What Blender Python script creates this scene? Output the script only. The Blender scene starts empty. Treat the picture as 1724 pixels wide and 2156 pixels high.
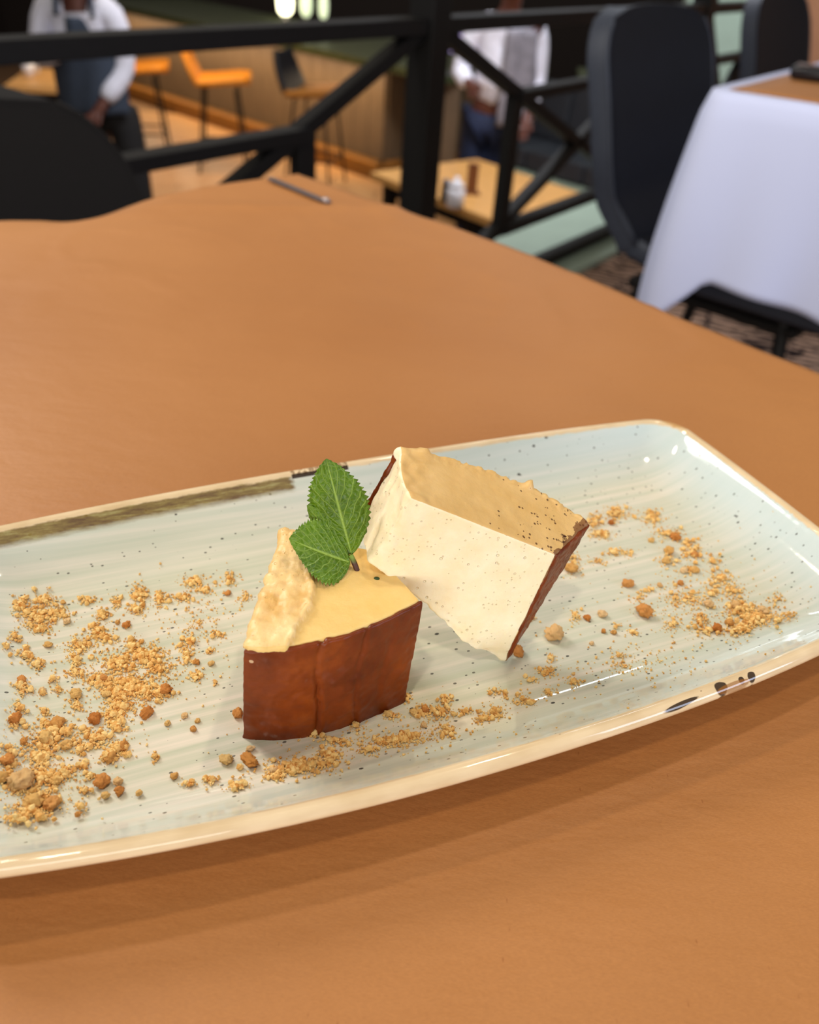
import bpy, bmesh, math, random
from mathutils import Vector, Matrix, noise, Euler
PI = math.pi
R = math.radians
D = bpy.data
SC = bpy.context.scene
COL = SC.collection
random.seed(7)

# ---------------------------------------------------------------- camera
cam_d = D.cameras.new('camera')
cam_d.sensor_fit = 'HORIZONTAL'
cam_d.sensor_width = 36.0
cam_d.lens = 36.0 * 1750.0 / 1724.0
cam_d.clip_start = 0.01
cam_d.dof.use_dof = True
cam_d.dof.focus_distance = 0.228
cam_d.dof.aperture_fstop = 15.0
cam = D.objects.new('camera', cam_d)
COL.objects.link(cam)
cam.matrix_world = Matrix(((0.99695134, -0.07802579, 0.0, 0.0),
                           (0.04506439, 0.57579682, -0.81634994, 0.0),
                           (0.06369635, 0.81386116, 0.5775576, 0.935),
                           (0, 0, 0, 1)))
SC.camera = cam

# ---------------------------------------------------------------- world and light
SC.view_settings.view_transform = 'Standard'
SC.view_settings.look = 'None'
SC.view_settings.gamma = 1.0
SC.view_settings.use_curve_mapping = False
SC.view_settings.exposure = 0.0
W = D.worlds.new('room_ambience')
W.use_nodes = True
W.node_tree.nodes['Background'].inputs[0].default_value = (1.0, 0.93, 0.85, 1)
W.node_tree.nodes['Background'].inputs[1].default_value = 0.20
SC.world = W


def area(name, loc, target, size, energy, color, size_y=None):
    l = D.lights.new(name, 'AREA')
    l.energy = energy
    l.color = color
    l.size = size
    if size_y:
        l.shape = 'RECTANGLE'
        l.size_y = size_y
    o = D.objects.new(name, l)
    COL.objects.link(o)
    o.location = loc
    o.rotation_euler = (Vector(target) - Vector(loc)).to_track_quat('-Z', 'Y').to_euler()
    return o


area('window_light', (-0.7, -2.7, 1.36), (0.0, 0.3, 0.85), 3.6, 72, (1.0, 0.96, 0.88), 1.1)
area('added_overhead_light', (-1.25, 1.15, 1.95), (-0.16, 0.50, 0.75), 0.6, 21, (0.99, 0.96, 0.92))  # unseen lamp added so the table darkens towards its near edge
area('side_window_light', (2.6, -0.9, 1.5), (0.75, 1.45, 0.6), 1.2, 34, (0.70, 0.79, 1.0), 1.2)
area('far_right_fill_light', (2.9, 7.3, 2.4), (2.6, 9.0, 0.2), 1.0, 40, (0.9, 1.0, 0.96), 1.0)  # unseen lamp added to brighten the pale green wall
area('far_strip_light', (0.6, 4.6, 2.9), (0.05, 0.3, 0.75), 0.7, 7.5, (0.80, 0.9, 1.0), 0.14)  # added strip lamp, sized for sheen on the far paper and a plate streak
for lx, ly, le in ((-0.9, 0.9, 3.0), (0.55, 0.75, 3.0), (-0.3, -0.6, 3.0)):
    area('ceiling_spot_light', (lx, ly, 2.7), (lx * 0.3, 0.25, 0.75), 0.10, le * 3, (1.0, 0.86, 0.66))
area('lower_hall_light', (-1.5, 5.5, 2.6), (-1.6, 6.4, -0.9), 1.6, 26, (1.0, 0.86, 0.68), 1.6)
area('bar_floor_light', (-2.0, 7.3, 0.9), (-2.3, 8.1, -0.95), 0.5, 26, (1.0, 0.70, 0.32), 0.5)  # added spot from above, standing in for the plinth glow on the boards
area('server_light', (0.6, 3.9, 2.6), (0.4, 5.6, 0.2), 0.8, 90, (0.93, 0.94, 1.0), 0.8)  # unseen lamp aimed at the right-hand person to brighten the white shirt

# ---------------------------------------------------------------- material helpers


def lin(c):
    return tuple(((x / 255.0) / 12.92 if x / 255.0 <= 0.04045 else ((x / 255.0 + 0.055) / 1.055) ** 2.4) for x in c[:3]) + (1,)


class NT:
    def __init__(self, name, rough=0.6, spec=0.5):
        self.m = D.materials.new(name)
        self.m.use_nodes = True
        self.t = self.m.node_tree
        self.b = self.t.nodes['Principled BSDF']
        self.b.inputs['Roughness'].default_value = rough
        self.b.inputs['Specular IOR Level'].default_value = spec

    def n(self, typ, **kw):
        x = self.t.nodes.new(typ)
        for k, v in kw.items():
            setattr(x, k, v)
        return x

    def l(self, a, b):
        self.t.links.new(a, b)

    def setin(self, node, i, v):
        if hasattr(v, 'is_output') or isinstance(v, bpy.types.NodeSocket):
            self.l(v, node.inputs[i])
        else:
            node.inputs[i].default_value = v

    def math(self, op, a, b=0.0, c=0.0, clamp=False):
        x = self.n('ShaderNodeMath', operation=op, use_clamp=clamp)
        self.setin(x, 0, a)
        self.setin(x, 1, b)
        if op in ('MULTIPLY_ADD', 'SMOOTH_MIN'):
            self.setin(x, 2, c)
        return x.outputs[0]

    def mix(self, f, a, b):
        x = self.n('ShaderNodeMix', data_type='RGBA')
        self.setin(x, 0, f)
        self.setin(x, 6, a if not isinstance(a, tuple) else a)
        self.setin(x, 7, b)
        return x.outputs[2]

    def coord(self, which='Object', scale=(1, 1, 1), rot=(0, 0, 0)):
        tc = self.n('ShaderNodeTexCoord')
        mp = self.n('ShaderNodeMapping')
        mp.inputs['Scale'].default_value = scale
        mp.inputs['Rotation'].default_value = rot
        self.l(tc.outputs[which], mp.inputs[0])
        return mp.outputs[0]

    def noise(self, vec, scale, detail=3, rough=0.5):
        x = self.n('ShaderNodeTexNoise')
        x.inputs['Scale'].default_value = scale
        x.inputs['Detail'].default_value = detail
        x.inputs['Roughness'].default_value = rough
        self.l(vec, x.inputs['Vector'])
        return x.outputs[0]

    def vor(self, vec, scale, feature='F1', out='Distance', rnd=1.0):
        x = self.n('ShaderNodeTexVoronoi', feature=feature)
        x.inputs['Scale'].default_value = scale
        x.inputs['Randomness'].default_value = rnd
        self.l(vec, x.inputs['Vector'])
        return x.outputs[out]

    def ramp(self, f, *stops):
        x = self.n('ShaderNodeValToRGB')
        e = x.color_ramp.elements
        while len(e) < len(stops):
            e.new(0.5)
        for el, (p, c) in zip(e, stops):
            el.position = p
            el.color = c if len(c) == 4 else tuple(c) + (1,)
        self.l(f, x.inputs[0])
        return x.outputs[0]

    def step(self, v, a, b, lo=0.0, hi=1.0):
        x = self.n('ShaderNodeMapRange')
        x.inputs[1].default_value = a
        x.inputs[2].default_value = b
        x.inputs[3].default_value = lo
        x.inputs[4].default_value = hi
        self.l(v, x.inputs[0])
        return x.outputs[0]

    def bump(self, h, strength=0.3, dist=0.001):
        x = self.n('ShaderNodeBump')
        x.inputs['Strength'].default_value = strength
        x.inputs['Distance'].default_value = dist
        self.l(h, x.inputs['Height'])
        self.l(x.outputs[0], self.b.inputs['Normal'])
        return x

    def color(self, c):
        self.setin(self.b, 'Base Color', c)
        return self


def plain(name, rgb, rough=0.6, var=0.12, scale=30.0, metal=0.0, spec=0.5, bump=0.0):
    k = NT(name, rough, spec)
    v = k.coord()
    nz = k.noise(v, scale, 3)
    c = lin(rgb)
    a = tuple(x * (1 - var) for x in c[:3]) + (1,)
    b = tuple(min(1, x * (1 + var)) for x in c[:3]) + (1,)
    k.color(k.ramp(nz, (0.3, a), (0.7, b)))
    k.b.inputs['Metallic'].default_value = metal
    if bump:
        k.bump(nz, bump, 0.002)
    return k.m


# ---------------------------------------------------------------- object helpers
def link(name, me, mat=None, parent=None, smooth=False):
    o = D.objects.new(name, me)
    COL.objects.link(o)
    if mat is not None:
        for m in (mat if isinstance(mat, (list, tuple)) else [mat]):
            me.materials.append(m)
    if parent is not None:
        o.parent = parent
    if smooth:
        me.polygons.foreach_set('use_smooth', [True] * len(me.polygons))
    return o


def obj(name, bm, mat=None, parent=None, smooth=False):
    me = D.meshes.new(name)
    bmesh.ops.recalc_face_normals(bm, faces=bm.faces)
    bm.to_mesh(me)
    bm.free()
    return link(name, me, mat, parent, smooth)


def tag(o, label=None, cat=None, group=None, kind=None):
    if label:
        o['label'] = label
    if cat:
        o['category'] = cat
    if group:
        o['group'] = group
    if kind:
        o['kind'] = kind
    return o


def empty(name, loc, label, cat, rz=0.0, group=None):
    o = D.objects.new(name, None)
    o.empty_display_size = 0.05
    COL.objects.link(o)
    o.location = loc
    o.rotation_euler = (0, 0, rz)
    return tag(o, label, cat, group)


def copy_tree(o, parent=None):
    c = o.copy()
    COL.objects.link(c)
    if parent is not None:
        c.parent = parent
    for ch in [x for x in D.objects if x.parent == o]:
        copy_tree(ch, c)
    return c


def BM():
    return bmesh.new()


def box(bm, c, s, rot=None, bev=0.0, seg=2):
    m = Matrix.Translation(Vector(c))
    if rot is not None:
        m = m @ (rot.to_4x4() if hasattr(rot, 'to_4x4') else Euler(rot).to_matrix().to_4x4())
    t = bmesh.new()
    bmesh.ops.create_cube(t, size=1.0)
    for v in t.verts:
        v.co = Vector((v.co.x * s[0], v.co.y * s[1], v.co.z * s[2]))
    if bev:
        bmesh.ops.bevel(t, geom=t.edges[:], offset=bev, segments=seg, affect='EDGES', profile=0.5)
    bmesh.ops.transform(t, matrix=m, verts=t.verts)
    me = D.meshes.new('tmp')
    t.to_mesh(me)
    t.free()
    bm.from_mesh(me)
    D.meshes.remove(me)
    return bm


def beam(bm, a, b, w, h, up=(0, 0, 1), bev=0.002):
    a, b = Vector(a), Vector(b)
    d = b - a
    x = d.normalized()
    y = Vector(up).cross(x)
    if y.length < 1e-4:
        y = Vector((1, 0, 0)).cross(x)
    y.normalize()
    z = x.cross(y)
    m = Matrix((x, y, z)).transposed()
    return box(bm, (a + b) / 2, (d.length, w, h), m, bev)


def tube(bm, pts, rad, n=10, caps=True):
    pts = [Vector(p) for p in pts]
    rs = rad if isinstance(rad, (list, tuple)) else [rad] * len(pts)
    rings = []
    prev = None
    for i, p in enumerate(pts):
        t = (pts[min(i + 1, len(pts) - 1)] - pts[max(i - 1, 0)]).normalized()
        if prev is None:
            a = t.orthogonal().normalized()
        else:
            a = (prev - t * prev.dot(t)).normalized()
        prev = a
        b = t.cross(a)
        rings.append([bm.verts.new(p + (a * math.cos(2 * PI * k / n) + b * math.sin(2 * PI * k / n)) * rs[i]) for k in range(n)])
    for r0, r1 in zip(rings, rings[1:]):
        for k in range(n):
            bm.faces.new((r0[k], r0[(k + 1) % n], r1[(k + 1) % n], r1[k]))
    if caps:
        bm.faces.new(rings[0][::-1])
        bm.faces.new(rings[-1])
    return bm


def lathe(bm, prof, n=24, c=(0, 0, 0)):
    c = Vector(c)
    rings = [[bm.verts.new(c + Vector((r * math.cos(2 * PI * k / n), r * math.sin(2 * PI * k / n), z))) for k in range(n)] for r, z in prof]
    for r0, r1 in zip(rings, rings[1:]):
        for k in range(n):
            bm.faces.new((r0[k], r0[(k + 1) % n], r1[(k + 1) % n], r1[k]))
    bm.faces.new(rings[0][::-1])
    bm.faces.new(rings[-1])
    return bm


def grid(fn, nu, nv, flip=False):
    bm = bmesh.new()
    g = [[bm.verts.new(fn(i / nu, j / nv)) for j in range(nv + 1)] for i in range(nu + 1)]
    uv = bm.loops.layers.uv.new('UVMap')
    for i in range(nu):
        for j in range(nv):
            f = bm.faces.new((g[i][j], g[i + 1][j], g[i + 1][j + 1], g[i][j + 1]))
            for lp, (a, b) in zip(f.loops, ((i, j), (i + 1, j), (i + 1, j + 1), (i, j + 1))):
                lp[uv].uv = (a / nu, b / nv)
    return bm


def solid(o, t, off=-1.0):
    m = o.modifiers.new('thickness', 'SOLIDIFY')
    m.thickness = t
    m.offset = off
    return m


def sst(x, a=0.0, b=1.0):
    t = max(0.0, min(1.0, (x - a) / (b - a)))
    return t * t * (3 - 2 * t)


def nz(x, y, z=0.0, s=1.0):
    return noise.noise(Vector((x * s, y * s, z * s)))


# ---------------------------------------------------------------- materials
BLACK = plain('black_powder_coated_steel', (11, 9, 9), 0.6, 0.15, spec=0.3)
LEATHER = plain('navy_leather', (6, 9, 20), 0.6, 0.12, 60, bump=0.2, spec=0.3)
LEATHER_EDGE = plain('slate_leather_piping', (44, 50, 64), 0.6, 0.2, 300, bump=0.3)
DARKFAB = plain('charcoal_brown_fabric', (11, 7, 7), 0.95, 0.12, 200, bump=0.2)
OAK = None


def wood(name, rgb, rough=0.45, sc=(1, 10, 10), var=0.2):
    k = NT(name, rough)
    v = k.coord('Object', sc)
    nz_ = k.noise(v, 6.0, 5, 0.6)
    c = lin(rgb)
    k.color(k.ramp(nz_, (0.3, tuple(x * (1 - var) for x in c[:3])), (0.7, tuple(min(1, x * (1 + var)) for x in c[:3]))))
    k.bump(nz_, 0.1, 0.001)
    return k.m


OAK = wood('light_oak', (214, 160, 92), 0.4)
PLINTH_OAK = wood('amber_oak', (120, 78, 28), 0.4)
PLANK = wood('warm_floor_board', (178, 132, 86), 0.38, (1.5, 12, 12))
PALE_GREEN = plain('pale_green_stone', (150, 168, 152), 0.45, 0.06, 6)
DARK_WALL = plain('dark_brown_wall', (30, 18, 13), 0.8, 0.1)
GREEN_DARK = plain('dark_olive_stone', (66, 72, 44), 0.4, 0.2, 8)
TAN_WALL = plain('terracotta_tan_wall', (206, 150, 112), 0.8, 0.06)
BARFRONT = wood('bar_panel_laminate', (106, 86, 64), 0.5, (12, 12, 1))
MUSTARD = plain('mustard_upholstery', (200, 124, 12), 0.6, 0.08)
WHITE_SHIRT = plain('white_cotton_shirt', (232, 232, 246), 0.8, 0.04)
APRON = plain('slate_blue_apron_cloth', (52, 62, 78), 0.8, 0.1)
JEANS = plain('dark_blue_denim', (16, 28, 58), 0.8, 0.15)
TROUSER = plain('black_trouser_cloth', (14, 12, 14), 0.8, 0.1)
SKIN = plain('brown_skin', (92, 48, 34), 0.5, 0.08)
HAIR = plain('black_hair', (12, 9, 8), 0.6, 0.2)
GREYCLOTH = plain('grey_knit_cloth', (128, 124, 132), 0.85, 0.25, 14)
BENCH = plain('dark_slate_upholstery', (40, 44, 52), 0.6, 0.15)
CERAMIC = plain('white_glazed_ceramic', (236, 234, 240), 0.2, 0.02)
MILLWOOD = wood('brown_turned_wood', (120, 70, 34), 0.4)
METAL = plain('brushed_grey_metal', (118, 110, 112), 0.4, 0.08, metal=0.6)

# kraft paper
k = NT('kraft_paper', 0.52, 0.4)
v = k.coord('Object')
n1 = k.noise(v, 5.0, 4)
n2 = k.noise(k.coord('Object', (1, 3.5, 1), (0, 0, R(40))), 900.0, 3, 0.65)
n3 = k.noise(v, 420.0, 4, 0.7)
base = k.ramp(n1, (0.3, lin((172, 113, 57))), (0.7, lin((188, 129, 72))))
base = k.mix(k.step(n2, 0.3, 0.72, 0.0, 0.5), base, lin((152, 98, 52)))
fib = k.vor(k.coord('Object', (1, 0.35, 1), (0, 0, R(25))), 260.0)
base = k.mix(k.step(fib, 0.07, 0.03, 0.0, 0.55), base, lin((140, 78, 30)))
k.color(base)
n4 = k.noise(k.coord('Object', (1, 2.2, 1), (0, 0, R(-20))), 26.0, 4, 0.6)
k.bump(k.math('ADD', k.math('ADD', k.math('MULTIPLY', n3, 0.1), k.math('MULTIPLY', n2, 0.07)), k.math('MULTIPLY', n4, 1.6)), 0.4, 0.0012)
KRAFT = k.m

# white cloth
k = NT('white_linen', 0.85, 0.2)
k.color(lin((206, 214, 248)))
k.bump(k.noise(k.coord(), 700.0, 2), 0.1, 0.0005)
LINEN = k.m
k.b.inputs['Subsurface Weight'].default_value = 0.0

# deck carpet
k = NT('patterned_carpet', 0.95, 0.1)
v = k.coord('Object', (1, 1, 1), (0, 0, R(20)))
wv = k.n('ShaderNodeTexWave', wave_type='RINGS')
wv.inputs['Scale'].default_value = 9.0
wv.inputs['Distortion'].default_value = 9.0
wv.inputs['Detail'].default_value = 2.0
k.l(v, wv.inputs[0])
cell = k.vor(v, 7.0, 'DISTANCE_TO_EDGE')
msk = k.math('MAXIMUM', k.step(wv.outputs['Fac'], 0.5, 0.72), k.step(cell, 0.05, 0.02))
k.color(k.mix(msk, lin((186, 152, 130)), lin((30, 22, 24))))
k.bump(k.noise(v, 500.0, 2), 0.4, 0.002)
CARPET = k.m

# ================================================================ STRUCTURE
LZ = -0.95                                   # level of the lower hall floor
RP = Vector((-0.0403, 2.1837, 0.0))          # foot of the railing post nearest the table
RD = Vector((0.5727, 0.8198, 0.0)).normalized()
RN = Vector((RD.y, -RD.x, 0))                # towards the deck side


def rp(s, z, off=0.0):
    return RP + RD * s + RN * off + Vector((0, 0, z))


# lower hall floor with boards
bm = BM()
box(bm, (0.5, 8.0, LZ - 0.06), (16, 16, 0.1))
tag(obj('floor', bm, plain('warm_screed', (120, 88, 60), 0.5, 0.1)), kind='structure')
floor = D.objects['floor']
pm = BM()
box(pm, (0, 0, 0), (1.19, 0.196, 0.014), bev=0.003, seg=1)
plank_me = D.meshes.new('floor_board')
pm.to_mesh(plank_me)
pm.free()
plank_me.materials.append(PLANK)
for r in range(24):
    for c in range(5):
        o = D.objects.new('floor_board', plank_me)
        COL.objects.link(o)
        o.location = (-3.9 + c * 1.2 + (r % 3) * 0.4, 5.2 + r * 0.2, LZ - 0.003)
        o.parent = floor

# raised deck
dk = BM()
pts = [rp(-5, 0, -0.27), rp(6, 0, -0.27), rp(6, 0, 5), rp(-5, 0, 5)]
lo = [dk.verts.new((p.x, p.y, -0.22)) for p in pts]
hi = [dk.verts.new((p.x, p.y, 0.0)) for p in pts]
dk.faces.new(lo)
dk.faces.new(hi)
for i in range(4):
    dk.faces.new((lo[i], lo[(i + 1) % 4], hi[(i + 1) % 4], hi[i]))
tag(obj('floor_deck', dk, CARPET), kind='structure')
tm = BM()
beam(tm, rp(-5, 0.006, -0.085), rp(6, 0.006, -0.085), 0.37, 0.03, bev=0.004)
tag(obj('trim_1', tm, PALE_GREEN), kind='structure')
tm = BM()
beam(tm, rp(-5, -0.75, -0.35), rp(6, -0.75, -0.35), 0.06, 0.4)
box(tm, (0, 0, -0.6), (0.01, 0.01, 0.01))
tm.free()

# walls seen through the railing
for nm, c, s, m in (('wall_back', (0, 14.6, 0.3), (16, 0.2, 2.9), DARK_WALL), ('wall_left', (-6.9, 8, 0.3), (0.2, 13, 2.9), DARK_WALL)):
    bm = BM()
    box(bm, c, s)
    tag(obj(nm, bm, m), kind='structure')
bm = BM()
box(bm, (5.0, 9.2, 0.3), (5.6, 0.15, 2.5))
tag(obj('wall_right', bm, plain('pale_green_wall', (186, 206, 194), 0.6, 0.05)), kind='structure')
bm = BM()
box(bm, (2.42, 4.30, 0.75), (2.0, 0.16, 1.5))
tag(obj('wall_pier', bm, TAN_WALL), kind='structure')

# ================================================================ RAILING
rail = empty('deck_railing', tuple(rp(0, 0)), 'black steel railing with crossed braces and framed rectangles along the deck edge', 'railing')


def rpart(name, build):
    bm = BM()
    build(bm)
    o = obj(name, bm, BLACK)
    o.parent = rail
    o.matrix_parent_inverse = Matrix.Translation(-Vector(rp(0, 0)))
    return o


PAN = 1.68
for s0, PN in ((-1.68, 1.68), (0, 1.68), (1.68, 0.80), (2.48, 0)):
    rpart('post', lambda b: beam(b, rp(s0, 0.02), rp(s0, 1.12), 0.07, 0.07, up=RN, bev=0.003))
    if PN == 0:
        continue
    rpart('middle_rail', lambda b: beam(b, rp(s0 + .036, 0.748), rp(s0 + PN - .036, 0.748), 0.055, 0.032))
    rpart('bottom_rail', lambda b: beam(b, rp(s0 + .036, 0.042), rp(s0 + PN - .036, 0.042), 0.05, 0.03))
    a, b_, z0, z1 = s0 + 0.25 * PN, s0 + 0.75 * PN, 0.203, 0.567
    rpart('inner_rail', lambda b: beam(b, rp(a, z1), rp(b_, z1), 0.05, 0.026))
    rpart('inner_rail', lambda b: beam(b, rp(a, z0), rp(b_, z0), 0.05, 0.026))
    rpart('inner_post', lambda b: beam(b, rp(a, z0), rp(a, z1), 0.05, 0.03, up=RN))
    rpart('inner_post', lambda b: beam(b, rp(b_, z0), rp(b_, z1), 0.05, 0.03, up=RN))
    rpart('diagonal_brace', lambda b: beam(b, rp(s0 + .04, 0.735), rp(s0 + PN - .04, 0.06), 0.035, 0.03))
    rpart('diagonal_brace', lambda b: beam(b, rp(s0 + .04, 0.06), rp(s0 + PN - .04, 0.735), 0.035, 0.03))
rpart('handrail', lambda b: beam(b, rp(-PAN, 1.135), rp(2.48, 1.135), 0.08, 0.03))

# ================================================================ BAR
bp = Vector((-0.5, 7.85, 0))
bd = Vector((-0.73, 0.683, 0)).normalized()      # along the long front, away to the left
bn = Vector((-bd.y, bd.x, 0))                    # candidates for outward normal
if bn.y > 0:
    bn = -bn
be = -bn                                         # inwards
bar = empty('bar_counter', (bp.x, bp.y, LZ), 'long brown panelled bar counter with an amber lit oak plinth', 'bar')


def bpart(name, bm, mat, smooth=False, par=None):
    o = obj(name, bm, mat, None, smooth)
    o.parent = par or bar
    o.matrix_parent_inverse = Matrix.Translation(-Vector((bp.x, bp.y, LZ)))
    return o


def bb(s, d, z):
    return bp + bd * s + be * d + Vector((0, 0, z))


bm = BM()
beam(bm, bb(0.03, 0.55, (LZ - .09) / 2), bb(4.6, 0.55, (LZ - .09) / 2), 1.0, -LZ - 0.1)
bpart('carcass', bm, plain('bar_core', (70, 50, 36), 0.6))
pb = BM()
for i in range(23):
    bm = BM()
    beam(bm, bb(i * 0.2 + 0.003, 0.03, (LZ + .13 - .06) / 2), bb(i * 0.2 + 0.197, 0.03, (LZ + .13 - .06) / 2), 0.03, -LZ - 0.19, bev=0.004)
    bpart('front_panel', bm, BARFRONT)
for i in range(5):
    bm = BM()
    p0, p1 = bb(-0.0, 0.05 + i * 0.2, (LZ + .07) / 2), bb(-0.0, 0.245 + i * 0.2, (LZ + .07) / 2)
    beam(bm, p0, p1, 0.03, -LZ - 0.19, bev=0.004)
    bpart('end_panel', bm, BARFRONT)
bm = BM()
beam(bm, bb(-0.1, 0.42, -0.03), bb(4.7, 0.42, -0.03), 1.3, 0.06, bev=0.006)
beam(bm, bb(-0.9, 0.42, -0.03), bb(-0.1, 0.42, -0.03), 1.3, 0.06, bev=0.006)
bpart('countertop', bm, GREEN_DARK)
bm = BM()
beam(bm, bb(-0.12, -0.08, LZ + 0.075), bb(4.6, -0.08, LZ + 0.075), 0.14, 0.13, bev=0.006)
beam(bm, bb(-0.1, -0.1, LZ + 0.075), bb(-0.1, 1.05, LZ + 0.075), 0.14, 0.13, bev=0.006)
bpart('plinth', bm, PLINTH_OAK)
bm = BM()
beam(bm, bb(-0.78, 0.1, LZ / 2), bb(-0.78, 0.1, LZ / 2 + .001), 0.14, 0.14)
bm.free()
bm = BM()
box(bm, bb(-0.80, 0.0, (LZ - .06) / 2), (0.12, 0.12, -LZ - 0.06), bev=0.006)
bpart('support_post', bm, BARFRONT)

# strip lights under the counter and along the plinth
for nm, s, d, z, en, col in (('counter_strip_light', 2.2, -0.17, -0.075, 52, (1.0, 0.76, 0.50)), ('plinth_strip_light', 2.2, -0.17, LZ + 0.17, 4, (1.0, 0.66, 0.26))):
    l = D.lights.new(nm, 'AREA')
    l.shape = 'RECTANGLE'
    l.size, l.size_y, l.energy, l.color = 4.6, 0.03, en * 0.6, col
    o = D.objects.new(nm, l)
    COL.objects.link(o)
    o.location = bb(s, d, z)
    o.rotation_euler = (0, 0, math.atan2(bd.y, bd.x))

# glowing glass lamps on the counter
gl = NT('lit_lamp_glass', 0.2)
gl.b.inputs['Emission Color'].default_value = (1.0, 0.95, 0.6, 1)
gl.b.inputs['Emission Strength'].default_value = 5.0
gl.color((1, 0.97, 0.8, 1))
gl2 = NT('dim_lamp_glass', 0.2)
gl2.b.inputs['Emission Color'].default_value = (0.85, 1.0, 0.6, 1)
gl2.b.inputs['Emission Strength'].default_value = 0.9
gl2.color((0.9, 0.95, 0.8, 1))
for i, (x, y, m, r, lab) in enumerate(((-1.72, 10.15, gl.m, .085, 'brightest pale yellow lamp glowing on the bar counter beyond the railing'),
                                       (-1.50, 10.15, gl2.m, .06, 'dimmer greenish glass lamp beside the brightest lamp on the bar counter'),
                                       (-1.31, 10.10, gl2.m, .05, 'small greenish glass lamp farther along the bar counter, nearest the purple screen'))):
    e = empty('counter_lamp', (x, y, 0.0), lab, 'lamp', 0, 'lamps standing on the bar counter')
    bm = BM()
    lathe(bm, [(0.05, 0.0), (0.05, 0.015), (0.015, 0.02), (0.012, 0.05)], 16)
    obj('lamp_base', bm, METAL, e, True)
    bm = BM()
    lathe(bm, [(r * .5, 0.05), (r * .9, 0.09), (r, 0.17), (r * .85, 0.26), (r * .4, 0.32)], 16)
    obj('glass_globe', bm, m, e, True)
sc_ = NT('screen_glow', 0.3)
sc_.b.inputs['Emission Color'].default_value = (0.35, 0.2, 0.9, 1)
sc_.b.inputs['Emission Strength'].default_value = 1.0
e = empty('till_screen', (0.15, 7.60, 0.0), 'small dark screen with a purple glow at the near end of the bar', 'screen', R(-10))
bm = BM()
box(bm, (0, 0, 0.012), (0.16, 0.12, 0.02), bev=0.004)
box(bm, (0, 0.02, 0.07), (0.03, 0.02, 0.11))
obj('stand', bm, BLACK, e)
bm = BM()
box(bm, (0, 0, 0.17), (0.26, 0.025, 0.17), (R(-12), 0, 0), bev=0.006)
obj('casing', bm, BLACK, e)
bm = BM()
box(bm, (0, -0.0165, 0.168), (0.22, 0.004, 0.13), (R(-12), 0, 0))
obj('display', bm, sc_.m, e)


# ================================================================ BAR STOOLS
def bar_stool(name, loc, rz, label, mat, back, group=None):
    e = empty(name, loc, label, 'stool', rz, group)
    sh = 0.70

    def prof(s):              # s 0 front edge of seat .. 1 top of back
        if s < 0.5:
            return Vector((0.24 - 0.86 * s, 0, sh + 0.03 * (s * 2) ** 2 * 0 + 0.015 * math.cos(s * PI * 2)))
        t = (s - 0.5) * 2
        return Vector((-0.19 - 0.07 * sst(t) - 0.03 * t, 0, sh - 0.015 + 0.30 * t ** 1.3))

    def f(u, v, s0, s1):
        s = s0 + (s1 - s0) * u
        w = 0.22 * (1 - 0.35 * max(0, (s - .6) / .4) ** 2) * (0.82 + 0.18 * min(1, s / 0.12))
        t = v * 2 - 1
        p = prof(s)
        return p + Vector((0, w * t, 0.035 * t * t * (1 - s * .5)))
    o = obj('seat', grid(lambda u, v: f(u, v, 0, 0.52), 12, 10), mat, e, True)
    solid(o, 0.05, 0)
    o = obj('backrest', grid(lambda u, v: f(u, v, 0.53, 1), 10, 10), back, e, True)
    solid(o, 0.035, 0)
    for sx in (-1, 1):
        for sy in (-1, 1):
            bm = BM()
            tube(bm, [(sx * 0.13 - 0.01, sy * 0.13, sh - 0.03), (sx * 0.20 - 0.01, sy * 0.20, 0.0)], 0.011, 8)
            obj('leg', bm, BLACK, e)
    bm = BM()
    q = [(0.175, -0.185), (0.175, 0.185), (-0.195, 0.185), (-0.195, -0.185)]
    for i in range(4):
        tube(bm, [(*q[i], 0.22), (*q[(i + 1) % 4], 0.22)], 0.009, 8)
    obj('foot_ring', bm, BLACK, e)
    return e


bar_stool('bar_stool', (-1.85, 7.68, LZ), R(8), 'mustard yellow bar stool on thin black legs, brightest of the stools at the bar', MUSTARD, MUSTARD, 'bar stools')
bar_stool('bar_stool', (-1.02, 7.45, LZ - 0.05 + .05), R(-14), 'bar stool with a mustard seat and a dark back next to the diagonal brace', plain('dull_mustard', (140, 88, 14), 0.7), LEATHER, 'bar stools')
bar_stool('bar_stool', (-2.62, 7.95, LZ), R(12), 'mustard bar stool half hidden behind the server in the apron', MUSTARD, MUSTARD, 'bar stools')


# ================================================================ TABLES OF THE LOWER HALL
def plank_table(name, corner, r, l, lr, ll, z, label, mat):
    corner = Vector((corner[0], corner[1], 0))
    r = Vector((r[0], r[1], 0)).normalized()
    l = Vector((l[0], l[1], 0)).normalized()
    c = corner + r * lr / 2 + l * ll / 2
    e = empty(name, (c.x, c.y, LZ), label, 'table', math.atan2(r.y, r.x))
    h = z - LZ
    nb = 6
    for i in range(nb):
        bm = BM()
        box(bm, (0, -ll / 2 + (i + .5) * ll / nb, h - 0.02), (lr, ll / nb - 0.002, 0.04), bev=0.002, seg=1)
        obj('top_board', bm, mat, e)
    for sx in (-1, 1):
        for sy in (-1, 1):
            bm = BM()
            box(bm, (sx * (lr / 2 - .08), sy * (ll / 2 - .08), (h - .04) / 2), (0.06, 0.06, h - .04), bev=0.003)
            obj('leg', bm, BLACK, e)
    for sy in (-1, 1):
        bm = BM()
        box(bm, (0, sy * (ll / 2 - .08), h - 0.075), (lr - 0.16, 0.03, 0.07))
        obj('apron_rail', bm, BLACK, e)
    return e


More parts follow.
